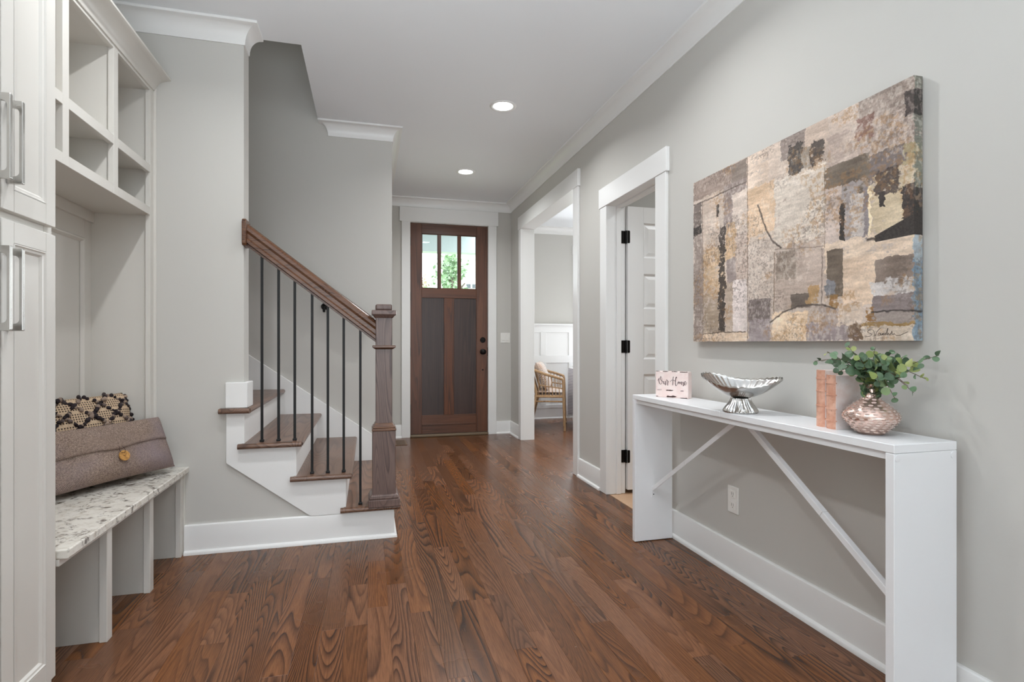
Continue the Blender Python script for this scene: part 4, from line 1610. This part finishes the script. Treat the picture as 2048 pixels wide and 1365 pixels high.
def leaf_mesh(i):
    me = bpy.data.meshes.new('leaf')
    L = .0270
    W = .0240 + .001 * (i % 3)
    vs_, fs_ = [], []
    n_ = 9
    outl = []
    for k in range(n_ * 2):
        a = math.pi * 2 * k / (n_ * 2)
        x = L * .5 * (1 - math.cos(a))
        y = W * .5 * math.sin(a) * (1 - .12 * math.cos(a))
        z = -.0030 * (y / (W * .5)) ** 2 + .0025 * math.sin(x / L * 3) * (1 if i % 2 else -1)
        outl.append((x, y, z + .0016))
    vs_ = [(L * .5, 0, 0.0)] + outl
    fs_ = [(0, 1 + k, 1 + (k + 1) % (2 * n_)) for k in range(2 * n_)]
    me.from_pydata(vs_, [], fs_)
    me.polygons.foreach_set('use_smooth', [True] * len(me.polygons))
    me.materials.append(M['leaf'])
    return me


LM = [leaf_mesh(i) for i in range(4)]
vdir = np.array((.74, .67, 0))          # away from camera
rdir = np.array((.67, -.74, 0))         # to the right in the picture
mouth = np.array((VC[0], VC[1], .945))
# tips of the sprigs: (right, up above the mouth, towards camera)
tips = [(-.150, .078, .030), (-.118, .108, -.01), (-.060, .128, .02), (-.085, .045, .055), (-.030, .095, .05), (.010, .118, -.02), (.030, .070, .065),
        (.055, .110, .02), (.085, .095, -.03), (.168, .100, -.005), (.120, .060, .03), (.135, .030, .015), (.105, -.010, .045), (.060, -.030, .055),
        (.020, .020, .075), (-.020, .050, -.04), (.050, .055, -.04), (.075, .035, .05), (.040, .090, .045), (.090, .010, .070)]
from mathutils import Matrix
nleaf = 0
for ti, (a, b, c_) in enumerate(tips):
    tip = mouth + rdir * a + np.array((0, 0, b)) - vdir * c_
    # keep clear of the wall
    tip[0] = min(tip[0], XR - .012)
    ctrl = mouth + (tip - mouth) * .45 + np.array((0, 0, .045 if b < .08 else .015))
    root = np.array((VC[0] + random.uniform(-.006, .006), VC[1] + random.uniform(-.006, .006), .88))
    pts = smooth_path([root, mouth + (ctrl - mouth) * .12, ctrl, tip], 7)
    stem = MB().tube(pts, list(np.linspace(.0017, .0008, len(pts))), 6).build('stem', 'stem', eu, smooth=60, fix=False)
    nl = 16 if np.linalg.norm(tip - mouth) > .10 else 13
    for k in range(nl):
        f = .16 + .84 * (k + .5) / nl
        fi = f * (len(pts) - 1)
        i0 = min(int(fi), len(pts) - 2)
        p = pts[i0] + (pts[i0 + 1] - pts[i0]) * (fi - i0)
        d_ = pts[i0 + 1] - pts[i0]
        d_ /= np.linalg.norm(d_)
        ang = k * 2.4 + ti
        s_ = np.cross(d_, (0, 0, 1.0)); s_ /= np.linalg.norm(s_) + 1e-9
        u_ = np.cross(s_, d_)
        out = s_ * math.cos(ang) + u_ * math.sin(ang)
        xax = out * .85 + d_ * .45 + np.array((0, 0, random.uniform(-.2, .25)))
        xax /= np.linalg.norm(xax)
        # leaves turn their faces up and towards the room
        want = np.array((0, 0, .55)) - vdir * .75 + np.array([random.uniform(-.5, .5) for _ in range(3)])
        zax = want - xax * np.dot(want, xax); zax /= np.linalg.norm(zax)
        yax = np.cross(zax, xax)
        sc_ = random.uniform(.85, 1.18) * (1 if f < .85 else .62)
        o = bpy.data.objects.new('leaf', LM[(k + ti) % 4])
        COL.objects.link(o)
        o.parent = stem
        mat_ = Matrix(((xax[0] * sc_, yax[0] * sc_, zax[0] * sc_, 0), (xax[1] * sc_, yax[1] * sc_, zax[1] * sc_, 0), (xax[2] * sc_, yax[2] * sc_, zax[2] * sc_, 0), (0, 0, 0, 1)))
        pl = p - WL[stem.name]
        mat_.translation = Vector(pl)
        o.matrix_local = mat_
        nleaf += 1
        if nleaf >= 300:
            break

# ------------------------------------------------------------------ outlet, switch
ol = thing('wall_outlet', 'white duplex outlet on the wall under the console table', 'outlet', (1.655, 2.202, .285))
B(1.654, XR, 2.165, 2.240, .283, .408).build('plate', 'plastic', ol, bevel=.002)
for z in (.320, .372):
    B(1.6525, 1.655, 2.186, 2.219, z - .017, z + .017).build('socket', 'plastic', ol, bevel=.003)
    m = MB()
    m.box(1.6520, 1.6530, 2.195, 2.197, z - .004, z + .009)
    m.box(1.6520, 1.6530, 2.207, 2.209, z - .004, z + .009)
    m.box(1.6520, 1.6530, 2.200, 2.204, z - .012, z - .008)
    m.build('slots', 'plastic_shade', ol)
sw_ = thing('light_switch', 'white double rocker light switch beside the front door', 'switch', (1.59, YF, 1.086))
B(1.531, 1.647, YF - .007, YF, 1.086, 1.205).build('plate', 'plastic', sw_, bevel=.002)
for x in (1.566, 1.612):
    m = MB()
    m.prism([(YF - .008, 1.112), (YF - .0125, 1.114), (YF - .009, 1.180), (YF - .008, 1.181)], 0, x - .016, x + .016)
    m.build('rocker', 'plastic', sw_)

# ------------------------------------------------------------------ recessed lights
lab = ['round recessed ceiling light nearer the camera in the hall', 'round recessed ceiling light farther down the hall by the front door',
       'round recessed ceiling light above the painting', 'round recessed ceiling light above the storage bench',
       'round recessed ceiling light in front of the tall grey cabinet']


def can(x, y, label, z=CEIL, group='recessed ceiling lights'):
    t_ = thing('recessed_light', label, 'ceiling light', (x, y, z - .008), group)
    MB().lathe([(.094, 0), (.092, -.005), (.082, -.007), (.070, -.004), (.066, .0)], (x, y, z), 40, 2, False).build('trim_ring', 'trim', t_, smooth=60)
    MB().lathe([(.067, -.0025), (.067, -.0015)], (x, y, z), 40).build('lens', 'lamp', t_)
    d_ = bpy.data.lights.new('led', 'AREA')
    d_.shape = 'DISK'
    d_.size = .055
    d_.spread = math.radians(150)
    d_.energy = CAN_POWER * (1.2 if y > 3 else 1.0)
    d_.color = (0.965, 0.985, 1.0)
    o_ = bpy.data.objects.new('led', d_)
    COL.objects.link(o_)
    o_.parent = t_
    o_.location = (0, 0, .008 - .032)


for (x, y), l_ in zip(CAN_SPOTS, lab):
    can(x, y, l_)
can(2.6, 2.75, 'round recessed ceiling light in the side room behind the white door')
can(3.4, 5.4, 'round recessed ceiling light in the dining room')

# ------------------------------------------------------------------ pillows on the bench


def pillow(cn, ax_, up_, W, H, T, pinch=.035, n_=40, seed=0, uvs=1.0):
    """a stuffed cushion: cn centre, ax_ unit width axis, up_ unit height axis"""
    cn, ax_, up_ = map(lambda q: np.array(q, float), (cn, ax_, up_))
    ax_ /= np.linalg.norm(ax_)
    up_ = up_ - ax_ * np.dot(up_, ax_)
    up_ /= np.linalg.norm(up_)
    nr_ = np.cross(ax_, up_)
    V_, U_, F_ = [], [], []
    g = np.linspace(-1, 1, n_ + 1)
    for side in (1, -1):
        for a in g:
            for b in g:
                wx_ = W / 2 * a * (1 - pinch * (1 - b * b) * 1.0)
                hy_ = H / 2 * b * (1 - pinch * (1 - a * a) * 1.4)
                th_ = T / 2 * max(0, (1 - a ** 4)) ** .55 * max(0, (1 - b ** 4)) ** .55
                th_ *= 1 + .10 * mnoise.noise(Vector((a * 2.2 + seed, b * 2.2, side)))
                p = cn + ax_ * wx_ + up_ * hy_ + nr_ * side * th_
                V_.append(p)
                U_.append((wx_ * uvs, hy_ * uvs))
    st_ = (n_ + 1) ** 2
    for s_ in (0, 1):
        for i in range(n_):
            for j_ in range(n_):
                a = s_ * st_ + i * (n_ + 1) + j_
                f_ = (a, a + n_ + 1, a + n_ + 2, a + 1)
                F_.append(f_ if s_ == 0 else f_[::-1])
    return V_, F_, U_, nr_


def pillow_obj(name, V_, F_, U_, mat, parent, at):
    m_ = MB()
    m_.add(V_, F_)
    o = m_.build(name, mat, parent, smooth=180, fix=False, at=at)
    uvl = o.data.uv_layers.new(name='UVMap')
    li = np.zeros(len(o.data.loops), dtype=np.int32)
    o.data.loops.foreach_get('vertex_index', li)
    uvl.data.foreach_set('uv', np.array(U_, dtype=np.float32)[li].ravel())
    return o


pd = np.array((-.507, -.862, 0.)) * -1.0           # from the far-left end towards the right front end
pn = np.array((.862, -.507, 0.))                   # out of the niche, towards the camera
ztop = .448
# front lumbar pillow
Wl, Hl, Tl = .60, .262, .138
tilt = math.radians(24)
upv = np.array((0, 0, 1.)) * math.cos(tilt) - pn * math.sin(tilt)
rb = np.array((-.922, 3.025, ztop + .012))
cnl = rb - pd * Wl / 2 + upv * Hl / 2 - pn * .0 + np.array((0, 0, .012))
fp = thing('lumbar_pillow', 'taupe linen lumbar pillow with a flap and round wooden button', 'pillow', (cnl[0], cnl[1], ztop))
V_, F_, U_, nr_ = pillow(cnl, pd, upv, Wl, Hl, Tl, .03, 44, 3)
if np.dot(nr_, pn) < 0:
    nr_ = -nr_
V_ = [np.array((p[0], p[1], max(p[2], ztop + .001))) for p in V_]
for p in V_:
    if p[1] > 3.088 and p[0] < -1.03:
        p[1] = 3.088
    elif p[1] > 3.117:
        p[1] = 3.117
pillow_obj('cushion', V_, F_, U_, 'taupe', fp, (cnl[0], cnl[1], ztop))


def on_pillow(cn, W, H, T, a, b, lift, pinch=.03, up_=None):
    u_ = upv if up_ is None else up_
    wx_ = W / 2 * a * (1 - pinch * (1 - b * b))
    hy_ = H / 2 * b * (1 - pinch * (1 - a * a) * 1.4)
    th_ = T / 2 * max(0, (1 - a ** 4)) ** .55 * max(0, (1 - b ** 4)) ** .55
    return cn + pd * wx_ + u_ * hy_ + nr_ * (th_ * 1.03 + lift)


# flap: a thin second layer over the upper half, its hem sagging to the button
m = MB()
na_ = 40
Vf, Uf, Ff = [], [], []
for i in range(na_ + 1):
    a = -.985 + 1.97 * i / na_
    hem = .03 - .09 * max(0, 1 - abs(a) / .35) ** 1.2 + .05 * a
    for j_ in range(11):
        b = .985 + (hem - .985) * j_ / 10
        p = on_pillow(cnl, Wl, Hl, Tl, a, b, .0035 + .0015 * (j_ == 10))
        Vf.append(p); Uf.append((a * .3, b * .14))
    Vf.append(on_pillow(cnl, Wl, Hl, Tl, a, hem - .012, -.002)); Uf.append((a * .3, hem * .14))
for i in range(na_):
    for j_ in range(11):
        q0 = i * 12 + j_
        Ff.append((q0, q0 + 1, q0 + 13, q0 + 12))
for p in Vf:
    if p[1] > 3.087: p[1] = 3.087
pillow_obj('flap', Vf, Ff, Uf, 'taupe', fp, (cnl[0], cnl[1], ztop + .2))
pb = on_pillow(cnl, Wl, Hl, Tl, 0.03, -.34, .006)
m = MB()
e1 = pd; e3 = nr_; e2 = np.cross(e3, e1)
ringv = []
prb = [(.001, .006), (.010, .0058), (.016, .0062), (.0225, .0075), (.024, .005), (.023, .001), (.001, .0)]
nb = 28
for r, h in prb:
    for k in range(nb):
        a = 2 * math.pi * k / nb
        ringv.append(pb + e1 * r * math.cos(a) + e2 * r * math.sin(a) + e3 * h)
fb = [(i * nb + k, i * nb + (k + 1) % nb, (i + 1) * nb + (k + 1) % nb, (i + 1) * nb + k) for i in range(len(prb) - 1) for k in range(nb)]
m.add(ringv, fb)
bt = m.build('button', 'button', fp, smooth=60)
m = MB()
m.obox(pb + e3 * .0065, e1 * .005, e2 * .0009, e3 * .0008)
m.build('thread', 'chip', bt)
m = MB()
m.tube(smooth_path([pb + e1 * -.010 + e2 * .045 + e3 * .004, pb + e1 * -.014 + e2 * .02 + e3 * .006, pb + e1 * .0 + e2 * .012 + e3 * .008, pb + e1 * .010 + e2 * .024 + e3 * .006, pb + e1 * .004 + e2 * .045 + e3 * .004], 5), .0011, 5)
m.build('loop', 'chip', fp)

# rear woven pillow
Wr, Hr, Tr = .46, .40, .13
tilt2 = math.radians(17)
up2 = np.array((0, 0, 1.)) * math.cos(tilt2) - pn * math.sin(tilt2)
cr_ = np.array((-1.165, 2.845, ztop + .005)) + up2 * Hr / 2 - pn * .028
rp = thing('woven_pillow', 'cream open-weave pillow with dark wool tufts behind the taupe one', 'pillow', (cr_[0], cr_[1], ztop))
V_, F_, U_, nr2 = pillow(cr_, pd, up2, Wr, Hr, Tr, .03, 44, 9)


def clampw(p):
    p = np.array(p)
    p[0] = max(p[0], -1.303)
    if p[1] > 3.089: p[1] = 3.089
    p[2] = max(p[2], ztop + .001)
    return p


V_ = [clampw(p) for p in V_]
pillow_obj('cushion', V_, F_, U_, 'openweave', rp, (cr_[0], cr_[1], ztop))
m = MB(); tr = []
sgn_ = 1 if np.dot(nr2, pn) > 0 else -1
cnt = 0
for fam in (1, -1):
    for q in np.arange(-3.0, 3.01, .5):
        for s_ in np.arange(-1.0, 1.001, .042):
            a = s_
            b = fam * s_ * .95 + q
            if not (-.2 < b < .99 and -.99 < a < .99):
                continue
            if random.random() < .07:
                continue
            wx_ = Wr / 2 * a; hy_ = Hr / 2 * b
            th_ = Tr / 2 * max(0, (1 - a ** 4)) ** .55 * max(0, (1 - b ** 4)) ** .55
            p = cr_ + pd * wx_ * .97 + up2 * hy_ * .97 + nr2 * sgn_ * (th_ + .004)
            p = p + np.array([random.uniform(-.004, .004) for _ in range(3)])
            p = clampw(p)
            tone = min(1, max(0, random.gauss(.35, .3) if random.random() < .68 else .9))
            b0 = len(m.v)
            m.ball(p, random.uniform(.0065, .0120), 6, 4, (1, 1, random.uniform(.8, 1.2)))
            tr += [tone] * (len(m.v) - b0)
            cnt += 1
for k in range(46):
    a = 1.0
    b = -.2 + 1.2 * random.random()
    p = clampw(cr_ + pd * Wr / 2 * random.uniform(.93, 1.0) + up2 * Hr / 2 * b + nr2 * sgn_ * random.uniform(-.01, .02))
    b0 = len(m.v)
    m.ball(p, random.uniform(.006, .010), 6, 4)
    tr += [max(0, random.gauss(.25, .2))] * (len(m.v) - b0)
m.build('tufts', 'tuft', rp, kind='stuff', smooth=180, rnd=tr, fix=False)

# ------------------------------------------------------------------ dining room furniture
dt = thing('dining_table', 'dark wooden dining table mostly hidden under a woven cloth', 'table', (3.49, 6.42, 0))
B(2.73, 4.30, 5.80, 7.05, .70, .735).build('tabletop', 'darkwood', dt, bevel=.003)
for x in (2.80, 4.2):
    for y in (5.9, 6.95):
        B(x - .035, x + .035, y - .035, y + .035, 0, .70).build('leg', 'darkwood', dt, bevel=.003)
m = MB()
m.box(2.69, 4.34, 5.76, 7.09, .7355, .739)
nf = 40
for (pa, pb_, nx_) in (((2.69, 7.09), (2.69, 5.76), (-1, 0)), ((2.69, 5.76), (4.34, 5.76), (0, -1)), ((4.34, 7.09), (2.69, 7.09), (0, 1))):
    pa, pb_ = np.array(pa), np.array(pb_)
    vs2 = []
    for i in range(nf + 1):
        p = pa + (pb_ - pa) * i / nf
        for z, o_ in ((.739, 0), (.70, .006), (.40, .012 + .012 * math.sin(i * .9)), (.10, .014 + .022 * math.sin(i * .9))):
            vs2.append((p[0] + nx_[0] * o_, p[1] + nx_[1] * o_, z))
    m.add(vs2, [(i * 4 + j_, i * 4 + j_ + 1, i * 4 + j_ + 5, i * 4 + j_ + 4) for i in range(nf) for j_ in range(3)])
cl = m.build('tablecloth', 'stripe', label='white woven tablecloth with blue stripes and a fringe on the dining table', cat='tablecloth', smooth=40, fix=False)
m = MB()
for (pa, pb_, nx_) in (((2.69, 7.09), (2.69, 5.76), (-1, 0)), ((2.69, 5.76), (4.34, 5.76), (0, -1))):
    pa, pb_ = np.array(pa), np.array(pb_)
    for i in range(110):
        f = (i + .5) / 110
        p = pa + (pb_ - pa) * f
        o_ = .014 + .022 * math.sin(f * nf * .9)
        x_, y_ = p[0] + nx_[0] * o_, p[1] + nx_[1] * o_
        m.tube([(x_, y_, .10), (x_ + random.uniform(-.006, .006), y_ + random.uniform(-.006, .006), random.uniform(.02, .045))], [.0035, .002], 4)
m.build('fringe', 'fringe', cl, kind='stuff', fix=False)

# rattan armchair, turned towards the table
ch = thing('rattan_armchair', 'natural rattan armchair with slatted arms in the dining room', 'chair', (2.42, 6.72, 0))
fw = np.array((.93, -.36, 0.))         # facing
fw /= np.linalg.norm(fw)
sd = np.array((fw[1], -fw[0], 0.))     # to the chair's right hand = towards the camera
CC = np.array((2.295, 6.73, 0.))
HWc, HD = .37, .175


def C3(f_, s_, z):
    p = CC + fw * f_ + sd * s_
    return np.array((p[0], p[1], z))


def cyl(pts, r, name, mat='rattan', n_=8, par=ch, sm=True):
    return MB().tube(pts, r, n_).build(name, mat, par, smooth=60, fix=False)


for s_ in (HWc, -HWc):
    cyl(smooth_path([C3(HD + .02, s_, .0), C3(HD + .01, s_, .3), C3(HD, s_, .60), C3(HD - .03, s_, .645)], 5), .017, 'front_leg')
    cyl(smooth_path([C3(-HD - .09, s_, .0), C3(-HD - .02, s_, .28), C3(-HD + .02, s_ * .98, .45), C3(-HD - .02, s_ * .96, .62), C3(-HD - .05, s_ * .93, .76)], 5), .017, 'rear_leg', 'rattan' if s_ > 0 else 'rattan')
    cyl(smooth_path([C3(HD - .01, s_, .635), C3(HD - .10, s_ * 1.04, .665), C3(-.05, s_ * 1.06, .70), C3(-HD - .04, s_ * .95, .76)], 6), .017, 'arm_rail')
    cyl([C3(HD, s_, .52), C3(-HD + .06, s_, .56)], .008, 'side_rail')
    cyl([C3(HD, s_, .42), C3(-HD + .02, s_, .42)], .014, 'seat_rail')
    cyl([C3(HD, s_, .36), C3(-HD, s_, .36)], .010, 'seat_rail')
    for k in range(7):
        f_ = HD - .045 - k * .042
        zt = .66 + (HD - f_) * .13
        cyl([C3(f_, s_, .42), C3(f_ - .01, s_ * 1.03, zt)], .0055, 'arm_slat', n_=6)
cyl(smooth_path([C3(-HD - .05, -HWc * .93, .76), C3(-HD - .13, 0, .80), C3(-HD - .05, HWc * .93, .76)], 8), .017, 'back_rail')
cyl([C3(HD, HWc, .42), C3(HD, -HWc, .42)], .014, 'seat_rail')
cyl([C3(-HD, HWc, .42), C3(-HD, -HWc, .42)], .014, 'seat_rail')
for k in range(13):
    s_ = -.30 + k * .05
    cyl([C3(-HD + .01, s_, .42), C3(-HD - .10, s_ * 1.02, .79)], .0055, 'back_slat', n_=6)
m = MB()
for k in range(17):
    f_ = -HD + .012 + k * .0205
    m.tube([C3(f_, -HWc, .432), C3(f_, HWc, .432)], .0085, 6)
m.build('woven_seat', 'rattan', ch, kind='stuff', smooth=60, fix=False)
sc_ = thing('seat_cushion', 'flat off-white seat cushion on the rattan armchair', 'cushion', (CC[0], CC[1], .441))
V_, F_, U_, _n = pillow(C3(.01, 0, .468), sd, fw, .62, .33, .05, .02, 16, 4)
pillow_obj('pad', V_, F_, U_, 'boho', sc_, (CC[0], CC[1], .441))
bp_ = thing('boho_pillow', 'patterned cream pillow leaning on the rattan chair back', 'pillow', (CC[0] - .1, CC[1] + .06, .495))
V_, F_, U_, _n = pillow(C3(-.09, .0, .665), sd, np.array((0, 0, 1.)) * .92 - fw * .38, .60, .38, .13, .03, 24, 6)
pillow_obj('cushion', V_, F_, U_, 'boho', bp_, tuple(C3(-.09, .0, .49)))
# throw hanging behind the chair
m = MB()
vs2 = []
for i in range(25):
    s_ = -.32 + .64 * i / 24
    for z, f_ in ((.79, -HD - .155), (.55, -HD - .17), (.30, -HD - .19), (.14, -HD - .20)):
        vs2.append(C3(f_ - .012 * math.sin(i * 1.1) * (1 if z < .7 else 0), s_, z))
m.add(vs2, [(i * 4 + j_, i * 4 + j_ + 1, i * 4 + j_ + 5, i * 4 + j_ + 4) for i in range(24) for j_ in range(3)])
th_ = m.build('throw_blanket', 'stripe', label='blue and white striped throw with a fringe hanging behind the rattan armchair', cat='throw', smooth=60, fix=False)
m = MB()
for i in range(70):
    s_ = -.32 + .64 * i / 69
    p = C3(-HD - .20 - .012 * math.sin(i / 69 * 24 * 1.1), s_, .142)
    m.tube([p, p + np.array((random.uniform(-.01, .01), random.uniform(-.01, .01), -random.uniform(.07, .11)))], [.005, .003], 4)
m.build('fringe', 'fringe', th_, kind='stuff', fix=False)

# ------------------------------------------------------------------ outside the front door
B(-3.0, XR, YF + .12, 9.0, -.16, -.02).build('porch_floor', 'concrete', kind='structure')
pc = B(-3.0, XR, YF + .12, 9.35, 2.90, 2.99).build('porch_ceiling', 'porch', kind='structure')
for k in range(32):
    x0 = -2.2 + k * .12
    B(x0 + .004, x0 + .116, YF + .13, 8.68, 2.884, 2.8995).build('board', 'porch', pc)
B(-3.0, 4.0, 8.70, 8.90, 2.545, 2.90).build('porch_beam', 'beam', kind='structure')
pl_ = thing('porch_light', 'round lit flush light on the porch ceiling outside the front door', 'ceiling light', (.80, 8.15, 2.86))
MB().lathe([(.10, 0), (.10, -.02), (.085, -.028)], (.80, 8.15, 2.884), 28).build('housing', 'trim', pl_, smooth=50)
MB().lathe([(.085, -.028), (.08, -.036), (.001, -.044)], (.80, 8.15, 2.884), 28).build('lens', 'porch_lamp', pl_, smooth=60)
B(-60, 80, 9.0, 120, -.5, -.4).build('ground', 'grass', kind='structure')


def tree(cx, cy, H, R, seed, mat, label, nleaf_=1500):
    r = np.random.default_rng(seed)
    t_ = thing('tree', label, 'tree', (cx, cy, -.4), 'trees across the street')
    m_ = MB()
    m_.tube([(cx, cy, -.4), (cx + .1, cy, H * .35), (cx - .05, cy, H * .75)], [.22, .16, .05], 8)
    for k in range(7):
        a = k * 2.4
        z0 = H * (.25 + .07 * k)
        m_.tube([(cx, cy, z0), (cx + math.cos(a) * R * .5, cy + math.sin(a) * R * .5, z0 + R * .5)], [.07, .02], 6)
    m_.build('trunk', 'bark', t_, smooth=60, fix=False)
    m_ = MB()
    cl_ = [(r.normal(0, R * .42, 2), r.uniform(.22, .95) * H) for _ in range(46)]
    for i in range(nleaf_):
        (ox, oy), oz = cl_[i % len(cl_)]
        taper = 1.0 - .6 * max(0, oz / H - .5)
        d_ = r.normal(0, R * .16, 3)
        p = np.array((cx + ox * taper, cy + oy * taper, oz)) + d_
        a = r.normal(0, 1, 3); a /= np.linalg.norm(a)
        b = np.cross(a, r.normal(0, 1, 3)); b /= np.linalg.norm(b)
        s_ = r.uniform(.05, .12)
        m_.add([p - a * s_, p + b * s_ * .6, p + a * s_, p - b * s_ * .6], [(0, 1, 2, 3)])
    m_.build('foliage', mat, t_, kind='stuff', fix=False)


tree(3.05, 20.0, 4.7, .95, 1, 'foliage', 'tall green tree seen through the middle door pane')
tree(2.40, 27.0, 4.7, .95, 2, 'foliage2', 'pale tree seen through the left door pane')
tree(3.75, 24.5, 4.3, .55, 3, 'foliage', 'smaller green tree seen through the right door pane')
hs = thing('neighbour_house', 'white house with two dark windows beyond the street', 'house', (6.5, 33, -.4))
B(4.2, 12, 32, 38, -.4, 7.6).build('wall', 'siding', hs)
m = MB()
m.prism([(4.0, 7.6), (12.2, 7.6), (8.1, 9.6)], 1, 31.7, 38.3)
m.build('roof', 'roof', hs)
for x0, x1 in ((5.64, 5.91), (6.00, 6.22)):
    fr_ = B(x0 - .04, x1 + .04, 31.95, 32.0, 4.32, 4.64).build('window', 'siding', hs)
    B(x0, x1, 31.93, 31.95, 4.36, 4.60).build('pane', 'darkpane', fr_)
